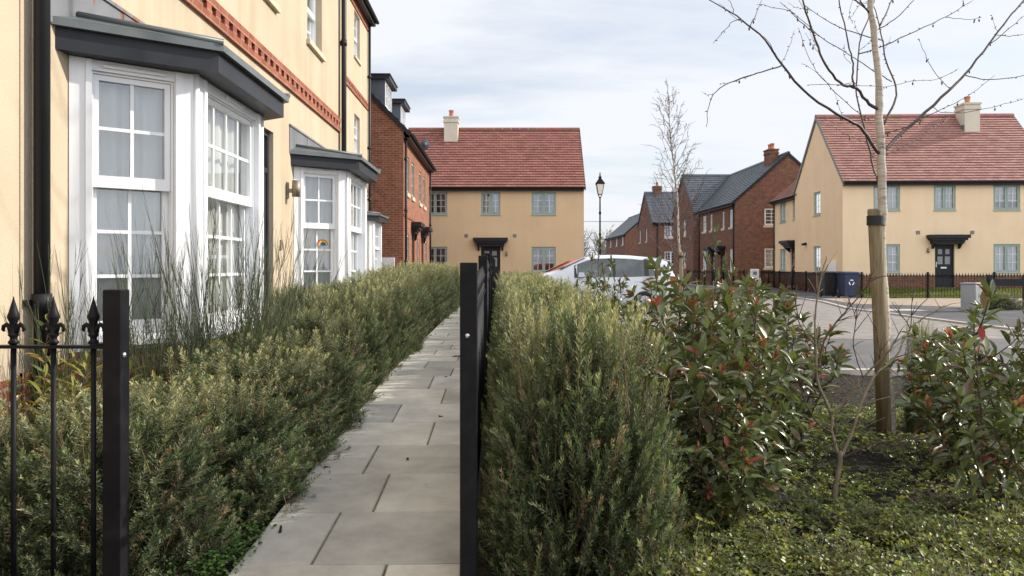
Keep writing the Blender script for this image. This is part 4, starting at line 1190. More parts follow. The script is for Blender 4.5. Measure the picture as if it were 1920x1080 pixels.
def car(label, loc, rz, paint, top, belt, W=.87, axles=(.82, 3.42), wind=(1.18, 1.86), rear=(4.1, 4.2), name='parked_car', pillars=(2.62, 3.42, 3.52), inner=.62):
    """nose at x=0 pointing to -x; top: roof/bonnet line, belt: line under the side windows; y=0 is the near side"""
    t = thing(name, label, 'car', loc, rz)
    def interp(tab, x):
        for (a, b), (c, d) in zip(tab, tab[1:]):
            if a <= x <= c: return b + (d - b) * (x - a) / (c - a)
        return tab[-1][1] if x > tab[-1][0] else tab[0][1]
    L = top[-1][0]
    xs = sorted({round(p[0], 3) for p in top} | {round(p[0], 3) for p in belt} | {.3 * i for i in range(int(L / .3) + 1)})
    def hw(x):        # half width in plan
        e = min(1, max(0, x / .55)); r = min(1, max(0, (L - x) / .35))
        return W * (.80 + .20 * math.sin(e * math.pi / 2)) * (.88 + .12 * math.sin(r * math.pi / 2))
    rings = []
    for x in xs:
        zt, zb, w = interp(top, x), interp(belt, x), hw(x)
        zb = min(zb, zt - .01)
        h = zt - zb
        wr = w - .02 - min(.20, h * .42)
        pts = [(w * .86, .22), (w * .97, .34), (w, .52), (w, .70), (w * .985, zb - .06), (w * .965, zb), ]
        if h > .1: pts += [(w * .965 - (w * .965 - wr) * .55, zb + h * .62), (wr + .03, zt - .07), (wr - .06, zt - .015), (wr * .5, zt + .012), ]
        else: pts += [(w * .94, zb + h * .4), (w * .90, zb + h * .7), (w * .75, zt), (w * .4, zt + .015)]
        full = [(x, -W + 0 + (W - p[0]) - 0, p[1]) for p in pts]
        left = [(x, (W - p[0]), p[1]) for p in pts]; right = [(x, W + p[0], p[1]) for p in pts]
        rings.append(left + right[::-1])
    b = MB(); loft(b, rings); body = b.build('body', paint, t)
    def side(x, z, off):     # a point on the near flank
        zt, zb, w = interp(top, x), interp(belt, x), hw(x)
        h = max(zt - zb, .05); wr = w - .02 - min(.20, h * .42)
        f = (z - zb) / h
        if f <= 0: y = w * .965
        elif f < .62: y = w * .965 - (w * .965 - wr) * .55 * f / .62
        else: y = (w * .965 - (w * .965 - wr) * .55) + ((wr + .03) - (w * .965 - (w * .965 - wr) * .55)) * min(1, (f - .62) / .25)
        return y - 0 + off
    def sidepanel(nm, poly, mat, off, parent=t):
        for sgn in (1,):
            m = MB()
            # fan subdivided in columns for curvature
            xs_ = sorted({p[0] for p in poly}); x0, x1 = xs_[0], xs_[-1]; k = max(2, int((x1 - x0) / .12))
            def bounds(x):
                zz = []
                for (a, za), (c, zc) in zip(poly, poly[1:] + poly[:1]):
                    if a != c and min(a, c) - 1e-6 <= x <= max(a, c) + 1e-6: zz.append(za + (zc - za) * (x - a) / (c - a))
                return min(zz), max(zz)
            cols = []
            for i in range(k + 1):
                x = x0 + (x1 - x0) * i / k; lo, hi = bounds(min(max(x, x0 + 1e-4), x1 - 1e-4))
                cols.append([m.pt((x, W - side(x, lo + (hi - lo) * j / 4, off), lo + (hi - lo) * j / 4)) for j in range(5)])
            for c0, c1 in zip(cols, cols[1:]):
                for j in range(4): m.iface((c0[j], c1[j], c1[j + 1], c0[j + 1]), smooth=True)
            m.build(nm, mat, parent)
    def zt(x): return interp(top, x) - .085
    def zb(x): return interp(belt, x) + .015
    p1, p2, p3 = pillars
    x0 = wind[0] + .42
    def strip(a, c, n=6):
        xs_ = [a + (c - a) * i / n for i in range(n + 1)]
        return [(x, zb(x)) for x in xs_] + [(x, max(zt(x), zb(x) + .02)) for x in xs_[::-1]]
    sidepanel('window_trim', strip(x0 - .06, rear[0] - .22, 12), M_TRIM, .004)
    sidepanel('side_window', strip(x0 + .02, p1 - .05), M_CARGLASS, .008)
    sidepanel('side_window', strip(p1 + .03, p2), M_CARGLASS, .008)
    q = strip(p3 + .02, rear[0] - .28)
    sidepanel('quarter_window', q, M_CARGLASS, .008)
    # windscreen and rear screen
    for nm, (a, c) in (('windscreen', wind), ('rear_window', (rear[0] + .01, rear[1]))):
        m = MB(); z0, z1 = interp(top, a) + .016, interp(top, c) + .004
        dx = -.012 if nm == 'windscreen' else .02
        w0, w1 = hw(a) - .14, hw(c) - .27
        m.face([(a + dx, W - w0, z0), (a + dx, W + w0, z0), (c + dx, W + w1, z1), (c + dx, W - w1, z1)])
        m.build(nm, M_CARGLASS, t)
    s = MB(); s.box(.5, L - .3, W - side(2.0, .6, .004), W - side(2.0, .6, -.01), .60, .66); s.build('side_trim', M_TRIM, t)
    m = MB(); xm = wind[0] + .45
    m.prism([(xm, zb(xm) + .02), (xm + .16, zb(xm) + .02), (xm + .16, zb(xm) + .14), (xm + .03, zb(xm) + .15)], lambda a, b_, d: (a, d, b_), W - side(xm, zb(xm), .20), W - side(xm, zb(xm), .02)); m.build('wing_mirror', paint, t)
    for x in (p1 - .35, p2 - .25):
        hh = MB(); z = interp(belt, x) - .12; hh.bbox(x, x + .18, W - side(x, z, .03), W - side(x, z, .0), z, z + .03, .006); hh.build('door_handle', paint, t)
    l = MB(); x = L - .22; l.prism([(x, .72), (x + .19, .76), (x + .14, 1.02), (x - .02, 1.02)], lambda a, b_, d: (a, d, b_), W - hw(x) * .99 - .004, W - hw(x) + .12); l.build('tail_light', M_TAIL, t)
    l = MB(); l.prism([(.10, .66), (.52, .72), (.60, .84), (.2, .84)], lambda a, b_, d: (a, d, b_), W - hw(.4) * .995, W - hw(.1) + .2); l.build('headlight', M_GLASSPANEL, t)
    sp = MB(); xr = rear[0]; sp.prism([(xr - .35, interp(top, xr - .35) - .01), (xr + .10, interp(top, xr) + .0), (xr + .10, interp(top, xr) + .022), (xr - .35, interp(top, xr - .35) + .02)], lambda a, b_, d: (a, d, b_), .28, 2 * W - .28); sp.build('spoiler', paint, t)
    for ax in axles:
        for y in (-.012, 2 * W - .188):
            w = MB(); 
            prof = [(.19, 0), (.30, 0), (.315, .02), (.315, .18), (.30, .20), (.19, .20)]
            k = 24
            rr = [[w.pt((ax + r * math.cos(2 * math.pi * i / k), y + d, .315 + r * math.sin(2 * math.pi * i / k))) for i in range(k)] for r, d in prof]
            for a, c in zip(rr, rr[1:] + rr[:1]):
                for i in range(k): w.iface((a[i], a[(i + 1) % k], c[(i + 1) % k], c[i]), smooth=True)
            wo = w.build('wheel', M_RUBBER, t)
            r = MB(); yy = y + .03
            r.tube([(ax, yy, .315), (ax, yy + .12, .315)], .19, 20); r.tube([(ax, yy - .02, .315), (ax, yy, .315)], .05, 10)
            for i in range(5):
                a = 2 * math.pi * i / 5; d = Vector((math.cos(a), 0, math.sin(a)))
                r.tube([Vector((ax, yy - .008, .315)) + d * .04, Vector((ax, yy - .008, .315)) + d * .18], .02, 6)
            r.build('rim', M_STEEL, wo)
    return t
def mat_carglass():
    m, nt, b = new_mat("tinted_car_glass")
    co = coords(nt, 'Object')
    n = nt.nodes.new("ShaderNodeTexNoise"); n.inputs["Scale"].default_value = 3.2; n.inputs["Detail"].default_value = 3
    nt.links.new(co, n.inputs["Vector"])
    r = nt.nodes.new("ShaderNodeValToRGB")
    r.color_ramp.elements[0].position = .38; r.color_ramp.elements[0].color = (.018, .026, .028, 1)
    r.color_ramp.elements[1].position = .66; r.color_ramp.elements[1].color = (.07, .085, .088, 1)
    nt.links.new(n.outputs[0], r.inputs[0]); nt.links.new(r.outputs[0], b.inputs["Base Color"])
    b.inputs["Roughness"].default_value = .03; set_spec(b, .8)
    return m
M_CARGLASS = mat_carglass()
top_w = [(0, .55), (.03, .78), (.14, .90), (.4, 1.0), (.8, 1.09), (1.12, 1.17), (1.5, 1.37), (1.86, 1.52), (2.1, 1.572), (2.6, 1.588), (3.1, 1.57), (3.6, 1.52), (3.95, 1.46), (4.08, 1.42), (4.20, 1.18), (4.28, .98), (4.33, .80), (4.34, .5)]
belt_w = [(0, .5), (.2, .72), (.8, .90), (1.3, .955), (2.2, .975), (3.2, .99), (3.8, 1.02), (4.34, 1.03)]
car('white hatchback parked side on behind the hedge, nose to the ochre house', (.13, 21.4, .045), 0, M_CARWHITE, top_w, belt_w, rear=(4.08, 4.20))
top_r = [(0, .5), (.04, .74), (.2, .90), (.6, .99), (1.0, 1.05), (1.2, 1.10), (1.6, 1.30), (1.95, 1.46), (2.2, 1.50), (2.7, 1.50), (3.3, 1.45), (3.7, 1.36), (3.95, 1.05), (4.1, .9), (4.14, .5)]
belt_r = [(0, .45), (.2, .7), (.8, .88), (1.3, .92), (3.2, .96), (4.14, .98)]
car('orange red hatchback just visible beyond the bonnet of the white hatchback', (-.16, 24.4, .045), 0, M_CARRED, top_r, belt_r, wind=(1.2, 1.95), rear=(3.7, 3.95), axles=(.8, 3.3), pillars=(2.5, 3.2, 3.26))

# ------------------------------------------------------------------ street furniture
def lamp_post():
    t = thing('street_lamp', 'tall black lantern street lamp on slim post beyond the ochre house', 'street lamp', (4.95, 45.0, 0.05), 0)
    p = MB(); p.lathe((0, 0, 0), [(.13, 0), (.13, .08), (.10, .12), (.10, 1.1), (.12, 1.14), (.12, 1.2), (.07, 1.28), (.055, 1.6), (.05, 3.0), (.075, 3.04), (.075, 3.12), (.05, 3.16), (.042, 4.2), (.07, 4.25), (.075, 4.32), (.045, 4.38), (.038, 5.1), (.06, 5.14), (.05, 5.2)], 14)
    p.build('post', M_BLACK, t)
    l = MB()
    for k in range(4):
        a = math.pi / 4 + k * math.pi / 2
        c, s = math.cos(a), math.sin(a)
        l.tube([(.06 * c, .06 * s, 5.18), (.15 * c, .15 * s, 5.32)], .016, 6); l.tube([(.15 * c, .15 * s, 5.32), (.30 * c, .30 * s, 5.92)], .016, 6)
        a2 = a + math.pi / 2; c2, s2 = math.cos(a2), math.sin(a2)
        l.tube([(.15 * c, .15 * s, 5.32), (.15 * c2, .15 * s2, 5.32)], .016, 6); l.tube([(.30 * c, .30 * s, 5.92), (.30 * c2, .30 * s2, 5.92)], .022, 6)
    l.lathe((0, 0, 5.92), [(.36, 0), (.36, .03), (.24, .16), (.11, .30), (.10, .36), (.13, .38), (.06, .44)], 4, smooth=False, rot=math.pi / 4)
    l.lathe((0, 0, 6.36), [(.03, 0), (.05, .04), (.02, .09), (.045, .13), (.01, .22)], 8)
    lo = l.build('lantern', M_BLACK, t)
    g = MB(); g.lathe((0, 0, 5.33), [(.145, 0), (.29, .58)], 4, smooth=False, rot=math.pi / 4); g.build('glass', M_LANTERN, lo)
M_LANTERN = mat_noise("frosted_lantern_glass", (.62, .62, .60), (.72, .72, .70), 4, .25)
lamp_post()

def cabinet():
    t = thing('utility_cabinet', 'grey steel utility cabinet standing on the pavement before the lawn', 'cabinet', (12.75, 22.2, .078), R(38))
    b = MB(); b.bbox(-.23, .23, -.19, .19, .0, .76, .008); b.build('housing', M_CABINET, t)
    b = MB(); b.bbox(-.25, .25, -.21, .21, .762, .80, .01); b.build('lid', M_CABINET, t)
    for s in (-1, 1):
        d = MB(); d.bbox(min(s * .005, s * .215), max(s * .005, s * .215), -.20, -.191, .06, .72, .003); o = d.build('door', M_CABINET, t)
        h = MB(); h.box(s * .03 - .008, s * .03 + .008, -.212, -.201, .40, .48); h.build('handle', M_STEEL, o)
    for k in range(5):
        d = MB() if k == 0 else d
        d.box(.231, .236, -.12, .12, .56 + k * .025, .572 + k * .025)
    d.build('vent', M_CABINET, t)
cabinet()

def bin_(label, x, y, rz, mat, mark):
    t = thing('wheelie_bin', label, 'bin', (x, y, .08), rz)
    b = MB(); rings = []
    for z, w, d in ((.06, .21, .24), (.1, .225, .26), (.92, .28, .35), (.97, .30, .37)):
        rings.append([(-w, -d, z), (w, -d, z), (w, d, z), (-w, d, z)])
    loft(b, rings, smooth=False); b.build('body', mat, t)
    l = MB(); l.bbox(-.30, .30, -.40, .38, .972, 1.01, .01); l.prism([(-.40, 1.01), (.36, 1.01), (.30, 1.05), (-.30, 1.04)], lambda a, b_, d: (d, a, b_), -.27, .27); lo = l.build('lid', mat, t)
    h = MB(); h.tube([(-.24, .40, .97), (.24, .40, .97)], .018, 8); h.build('handle', mat, lo)
    for s in (-.25, .25):
        w = MB(); w.tube([(s - .03, .25, .10), (s + .03, .25, .10)], .10, 14); w.build('wheel', M_RUBBER, t)
    if mark:
        r = MB()
        for k in range(3):
            a = math.pi / 2 + k * 2 * math.pi / 3
            def q(r_, aa): 
                z = .62 + r_ * math.sin(aa); yy = -.26 - (.09 * (z - .1) / .82) - .006
                return (r_ * math.cos(aa), yy, z)
            for i in range(3):
                a0, a1 = a - .75 + i * .36, a - .75 + (i + 1) * .36
                r.face([q(.075, a0), q(.115, a0), q(.115, a1), q(.075, a1)])
            r.face([q(.06, a + .33), q(.13, a + .33), q(.095, a + .75)])
        r.build('recycling_mark', M_WHITE, t)
bin_('blue wheelie bin with white recycling arrows beside the railings', 13.32, 31.75, R(4), M_BIN_BLUE, True)
bin_('black wheelie bin standing just behind the blue one', 12.95, 32.7, R(-6), M_BLACKPLASTIC, False)

def post_box():
    t = thing('meter_cabinet', 'white meter cabinet on a short post before the brown brick gable', 'cabinet', (14.25, 47.0, .06), TH)
    p = MB(); p.box(-.04, .04, .02, .10, 0, .55); p.build('post', M_STONE, t)
    b = MB(); b.bbox(-.23, .23, -.11, .11, .50, 1.12, .015); bo = b.build('box', M_WHITE, t)
    d = MB(); d.bbox(-.12, .10, -.118, -.111, .78, .98, .003); d.build('window', M_GLASSPANEL, bo)
post_box()

def wire():
    w = MB(); pts = []
    a, b = Vector((-20, 128, 9.8)), Vector((60, 128, 9.6))
    for i in range(25):
        t = i / 24; p = a.lerp(b, t); p.z -= 4 * t * (1 - t) * 1.2; pts.append(p)
    w.tube(pts, .03, 5)
    tag(w.build('overhead_wire', M_BLACKPLASTIC), 'thin dark overhead wire crossing the sky behind the lamp post', 'wire')
wire()

# ------------------------------------------------------------------ bare trees
def wander(pts, rng, amt, sub=4):
    """a smooth (Catmull-Rom) line through pts with a little unevenness"""
    pts = [Vector(p) for p in pts]; out = []
    for i in range(len(pts) - 1):
        p0, p1, p2, p3 = pts[max(i - 1, 0)], pts[i], pts[i + 1], pts[min(i + 2, len(pts) - 1)]
        for k in range(sub):
            t = k / sub
            q = .5 * ((2 * p1) + (p2 - p0) * t + (2 * p0 - 5 * p1 + 4 * p2 - p3) * t * t + (3 * p1 - p0 - 3 * p2 + p3) * t ** 3)
            out.append(q + Vector((rng.gauss(0, amt), rng.gauss(0, amt), rng.gauss(0, amt))) * (1 if k else .3))
    out.append(pts[-1]); return out

def taper(n, a, b): return [a + (b - a) * (i / max(1, n - 1)) for i in range(n)]

def buds(mb, line, rng, every=.09, r=.004):
    for p, q in zip(line, line[1:]):
        if rng.random() < (q - p).length / every:
            t = rng.random(); c = p.lerp(q, t)
            d = Vector((rng.gauss(0, 1), rng.gauss(0, 1), rng.gauss(0, .6))).normalized()
            mb.tube([c, c + d * .009, c + d * .018], [r * .5, r * .8, r * .25], 5)
            if rng.random() < .09:
                mb.tube([c, c - Vector((0, 0, .012))], .0012, 4)
                mb.tube([c - Vector((0, 0, .010)), c - Vector((0, 0, .020)), c - Vector((0, 0, .034))], [.003, .0075, .003], 6)

def timber_stake(label, loc, h, r, lean, tree_off, strap_z):
    t = thing('tree_stake', label, 'stake', loc)
    p = MB(); k = 20
    p.tube([(0, 0, -.3), (lean.x * .5, lean.y * .5, h * .5), (lean.x, lean.y, h - .012), (lean.x, lean.y, h)], [r * 1.02, r, r * .98, r * .9], k)
    p.build('post', M_TIMBER, t)
    s = MB(); f = strap_z / h; c = Vector((lean.x * f, lean.y * f, 0)); d = Vector(tree_off)
    n = d.normalized() if d.length else Vector((1, 0, 0)); q = Vector((-n.y, n.x, 0))
    pts = []
    R0 = r + .004
    for i in range(25):
        a = math.pi / 2 + math.pi * i / 24; pts.append(c + (n * math.cos(a) + q * math.sin(a)) * R0)
    for i in range(25):
        a = -math.pi / 2 + math.pi * i / 24; pts.append(c + d + (n * math.cos(a) + q * math.sin(a)) * .048)
    pts.append(pts[0])
    for a, b in zip(pts, pts[1:]):
        s.face([a + Vector((0, 0, strap_z - .035)), b + Vector((0, 0, strap_z - .035)), b + Vector((0, 0, strap_z + .035)), a + Vector((0, 0, strap_z + .035))])
        m_ = Vector((0, 0, strap_z))
    mid = c + d * .62; s.box(mid.x - .028, mid.x + .028, mid.y - .03, mid.y + .03, strap_z - .037, strap_z + .037)
    b = s.build('tie', M_RUBBER, t)
    md = b.modifiers.new('thick', 'SOLIDIFY'); md.thickness = .004; md.offset = 1
    return t

def near_birch():
    rng = random.Random(31)
    Y0 = 6.2
    def z6(x, y, dy=0.0): return P(1200 + x * .3982, y * .3982, Y0 + dy)
    base = P(1668, 822, Y0)
    t = thing('birch_tree', 'young bare birch with pale trunk tied to a timber stake in the bed', 'tree', base)
    o = Vector(base)
    tr = [P(1670, 822, Y0) - Vector((0, 0, .15)), P(1667, 760, Y0), P(1660, 690, Y0), P(1659, 620, Y0), P(1656, 540, Y0 + .01), P(1652, 450, Y0), P(1655, 380, Y0), P(1652, 300, Y0), P(1650, 240, Y0 - .01), P(1648, 160, Y0), P(1640, 70, Y0 + .02), P(1632, 0, Y0), P(1630, -130, Y0 + .03), P(1638, -300, Y0), P(1630, -520, Y0 + .05), P(1640, -760, Y0)]
    line = wander(tr, rng, .003, 4)
    m = MB(); m.tube([p - o for p in line], [.043 - .030 * (i / len(line)) + .003 * rng.random() + (.016 if i < 2 else 0) for i in range(len(line))], 14)
    # collars where the limbs leave
    m.build('trunk', M_BIRCH, t)
    br = [
        ([(1130, 725), (1100, 690), (1040, 600), (960, 555), (800, 450), (670, 305), (590, 190), (480, 95), (380, 30), (300, -20)], .014, .003, -.5),
        ([(670, 308), (600, 330), (530, 352), (420, 390), (345, 445), (318, 520), (312, 598)], .005, .002, -.30, -.30),
        ([(480, 95), (440, 100), (390, 150), (345, 205)], .003, .0015, -.42, -.42), ([(440, 60), (430, 20), (400, -20)], .003, .0015, -.45, -.45), ([(515, 125), (550, 60), (575, 0)], .003, .0015, -.4, -.4), ([(640, 255), (600, 190), (545, 140)], .0025, .0015, -.32, -.32),
        ([(1145, 725), (1200, 655), (1310, 560), (1450, 430), (1530, 350), (1640, 210), (1730, 90), (1808, 0), (1900, -90)], .014, .004, .6),
        ([(1530, 355), (1650, 375), (1808, 355), (1900, 340)], .004, .002, .33, .33), ([(1635, 218), (1720, 150), (1808, 75)], .004, .002, .42, .42), ([(1675, 165), (1740, 172), (1808, 160)], .003, .002, .45, .45),
        ([(1460, 418), (1380, 330), (1330, 230), (1315, 180)], .003, .0015, .28, .28), ([(1310, 562), (1450, 500), (1560, 440), (1670, 355)], .003, .0015, .2, .2), ([(1380, 505), (1420, 530), (1560, 525), (1680, 500), (1808, 465)], .003, .0015, .24, .24),
        ([(1135, 515), (1080, 490), (1020, 415), (960, 400), (890, 330), (840, 220), (790, 80), (765, -10), (750, -120)], .013, .005, -.35),
        ([(845, 170), (750, 100), (700, 50), (550, 22)], .004, .0015, -.25, -.25), ([(1010, 410), (1000, 370), (1005, 300), (980, 200), (940, 20), (930, -60)], .008, .004, -.1, -.1),
        ([(1140, 878), (1125, 860), (1100, 790), (1080, 700), (1045, 560), (1020, 450), (1025, 300), (1040, 180), (1080, 70), (1110, -20)], .0085, .004, .35),
        ([(1145, 585), (1195, 490), (1205, 410), (1160, 290), (1140, 180), (1120, 90), (1095, 20)], .009, .004, .4),
        ([(1030, 255), (1150, 215), (1300, 145), (1450, 75), (1570, 0)], .005, .002, .3, .1), ([(1440, 82), (1530, 92), (1610, 82)], .0025, .0015, .27, .27),
        ([(1185, 385), (1080, 320), (960, 240), (860, 180), (770, 100), (660, 10)], .004, .002, -.3, .2), ([(1140, 190), (1000, 150), (870, 90), (770, 20)], .0045, .002, .5, .1), ([(1120, 140), (1200, 90), (1290, 0)], .004, .0025, -.3, 0),
        ([(1500, 325), (1390, 375), (1300, 380), (1150, 410), (1000, 400), (790, 400)], .002, .002, -.2, .2), ([(745, 130), (800, 280), (880, 390), (1000, 510), (1080, 565)], .0015, .0035, .1, -.3),
        ([(1150, 732), (1280, 670), (1400, 590), (1460, 555)], .004, .0015, .5), ([(1150, 628), (1250, 600), (1340, 555)], .004, .0015, -.4), ([(1130, 870), (1090, 760), (1120, 700), (1150, 620)], .005, .003, .3),
        ([(1000, 390), (900, 400), (830, 340), (760, 300)], .0025, .0012, -.3, -.2), ([(1130, 120), (1170, 40), (1200, -40)], .007, .004, .2, 0), ([(1080, 60), (1040, 10), (1020, -60)], .007, .004, -.2, 0), ([(990, 300), (960, 260), (965, 210)], .0018, .001, -.1, -.1), ([(1000, 110), (985, 60), (1000, 0)], .002, .0012, 0, 0),
    ]
    for b in br:
        pts, r0, r1, dy = b[:4]; d0 = b[4] if len(b) > 4 else 0.0
        n = len(pts)
        L = wander([z6(x, y, d0 + (dy - d0) * i / (n - 1)) - o for i, (x, y) in enumerate(pts)], rng, .003, 4)
        m = MB(); m.tube(L, [max(.0016, q) for q in taper(len(L), r0 * 1.05, r1)], 7)
        buds(m, L[3:] if r0 > .01 else L, rng, .075 if r0 < .006 else .13, .005)
        if r0 > .004:                       # a few fine side twigs
            for _ in range(int(len(L) / 9)):
                i = rng.randrange(4, len(L) - 1); p = L[i]; d = (L[i] - L[i - 1]).normalized()
                q = (d + Vector((rng.gauss(0, .8), rng.gauss(0, .8), rng.gauss(.2, .5)))).normalized(); l = .10 + .22 * rng.random()
                tw = wander([p, p + q * l * .5, p + q * l + Vector((0, 0, .03))], rng, .004, 3)
                m.tube(tw, taper(len(tw), .0022, .001), 5); buds(m, tw, rng, .06, .004)
        m.build('branch', M_BIRCHTWIG, t)
    # the crown above the picture
    m = MB()
    for k in range(26):
        i = rng.randrange(int(len(line) * .72), len(line) - 1); p = line[i] - o; a = rng.random() * 6.28; l = .6 + .7 * rng.random()
        d = Vector((math.cos(a), math.sin(a), .9)).normalized()
        L = wander([p, p + d * l * .5, p + d * l + Vector((0, 0, .15))], rng, .01, 4); m.tube(L, taper(len(L), .007, .0015), 5)
    m.build('crown', M_BIRCHTWIG, t)
    sb = P(1661, 822, 6.08)
    st = P(1640, 392, 6.0) - sb
    timber_stake('round timber stake beside the near birch, black tie near its top', sb, st.z, .052, Vector((st.x, st.y, 0)), (.078, .14, 0), st.z - .085)
M_BIRCHTWIG = mat_noise("birch_twig", (0.045, 0.03, 0.028), (0.085, 0.055, 0.048), 25, 0.6)
near_birch()

def grow_birch(seed, H, rng=None, spread=.9, nmain=46, r0=.05):
    rng = random.Random(seed)
    tr = [(0, 0, -.1)] + [(rng.gauss(0, .03) - .045 * i, rng.gauss(0, .03), H * i / 9) for i in range(1, 10)]
    line = wander(tr, rng, .004, 4)
    trunk = MB(); trunk.tube(line, taper(len(line), r0, .006), 10)
    br = MB()
    for k in range(nmain):
        f = .16 + .8 * (k / nmain) ** .9
        i = min(len(line) - 2, int(f * len(line))); p = line[i]
        a = k * 2.4 + rng.random(); l = spread * (1.25 - f) * (.7 + .6 * rng.random()) * H / 6
        d = Vector((math.cos(a), math.sin(a), 1.0 + .6 * rng.random())).normalized()
        L = wander([p, p + d * l * .4 + Vector((0, 0, .05)), p + d * l * .75 + Vector((0, 0, .16)), p + d * l + Vector((0, 0, .34))], rng, .012, 4)
        br.tube(L, taper(len(L), .013 * (1.3 - f), .004), 5)
        for s in range(6):
            j = rng.randrange(4, len(L)); q = L[j]
            dd = (d + Vector((rng.gauss(0, .7), rng.gauss(0, .7), rng.gauss(.1, .5)))).normalized(); l2 = l * (.18 + .3 * rng.random())
            T = wander([q, q + dd * l2 * .6, q + dd * l2 + Vector((0, 0, rng.gauss(0, .05)))], rng, .01, 3)
            br.tube(T, taper(len(T), .0055, .0028), 4)
            for s2 in range(2):
                q2 = T[rng.randrange(2, len(T))]; d3 = (dd + Vector((rng.gauss(0, .8), rng.gauss(0, .8), rng.gauss(0, .5)))).normalized()
                br.tube([q2, q2 + d3 * l2 * .5], [.0036, .002], 4)
    return trunk, br

def far_birch():
    t = thing('birch_tree', 'slender bare birch with fine upright twigs beside the white car', 'tree', (5.02, 23.5, .03), 0)
    tr, br = grow_birch(5, 6.25, None, 1.12, 60)
    tr.build('trunk', M_BIRCH, t); br.build('crown', M_BIRCHTWIG, t)
    timber_stake('timber stake with black tie at the slender birch behind the white car', (4.92, 23.35, .03), 1.72, .055, Vector((.02, 0, 0)), (.10, .14, 0), 1.58)
far_birch()

def far_trees():
    src = None
    spots = [((17.0, 152), 1.0, 'bare grey tree beyond the street, leftmost and closest to the ochre house'), ((19.6, 158), .86, 'smaller bare grey tree just right of the lamp post far away'), ((14.0, 165), 1.1, 'bare grey tree partly hidden by the ochre house corner'), ((22.5, 150), .7, 'lowest bare grey tree against the farthest brown house')]
    for (x, y), s, lab in spots:
        if src is None:
            src = thing('bare_tree', lab, 'tree', (x, y, 0), 0, 'bare trees at the end of the street')
            rng = random.Random(8); tr, br = MB(), MB()
            tr.tube(wander([(0, 0, -.2), (.1, 0, 2.0), (0, .1, 4.5), (.1, 0, 6)], rng, .03), taper(13, .22, .06), 8)
            for k in range(60):
                f = .2 + .8 * rng.random(); a = rng.random() * 6.28; l = 2.2 + 1.4 * rng.random()
                p = Vector((0, 0, f * 5.6)); d = Vector((math.cos(a), math.sin(a), .8 + .9 * rng.random())).normalized()
                L = wander([p, p + d * l * .5, p + d * l + Vector((0, 0, .5))], rng, .05, 3); br.tube(L, taper(len(L), .07, .025), 4)
                for s_ in range(7):
                    q = L[rng.randrange(2, len(L))]; dd = (d + Vector((rng.gauss(0, .8), rng.gauss(0, .8), rng.gauss(0, .6)))).normalized()
                    br.tube([q, q + dd * (.5 + .9 * rng.random())], [.035, .016], 4)
            tr.build('trunk', M_FARBARK, src); br.build('crown', M_FARBARK, src); src.scale = (s, s, s)
        else:
            again(src, lab, (x, y, 0), rng.random() * 6, (s, s, s))
M_FARBARK = mat_noise("far_bark", (.19, .165, .155), (.28, .245, .23), 1, .9)
far_trees()

# ------------------------------------------------------------------ planting
def sprig_template(rng, K=42, L=.15):
    V = []; Pl = []; C = []
    for i in range(K):
        t = (i + .5) / K; a = i * 2.39996 + rng.normal() * .3
        ln = (.027 - .012 * t ** 3) * (.8 + .4 * rng.random()); el = 1.2 - .75 * t
        d = np.array([math.cos(a) * math.sin(el), math.cos(el), math.sin(a) * math.sin(el)])
        p = np.array([.012 * math.sin(t * 3), t * L, .02 * t * t])
        s = np.cross(d, [rng.normal(), rng.normal(), rng.normal()]); s /= np.linalg.norm(s) + 1e-9
        w = .0023
        k = len(V)
        V += [p, p + d * ln * .45 + s * w, p + d * ln, p + d * ln * .45 - s * w]
        Pl.append((k, k + 1, k + 2, k + 3))
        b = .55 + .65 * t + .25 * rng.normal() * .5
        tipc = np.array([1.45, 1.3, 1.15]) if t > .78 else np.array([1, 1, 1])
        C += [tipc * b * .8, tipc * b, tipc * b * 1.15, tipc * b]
    # woody stem: a thin three sided spike
    k = len(V)
    for j, y in enumerate((-.10, L * .8)):
        r = .0022 if j == 0 else .0008
        for q in range(3): V.append(np.array([r * math.cos(q * 2.09), y, r * math.sin(q * 2.09)]))
    for q in range(3): Pl.append((k + q, k + (q + 1) % 3, k + 3 + (q + 1) % 3, k + 3 + q))
    C += [np.array([1.0, .72, .6])] * 6
    return np.array(V), Pl, np.array(C)

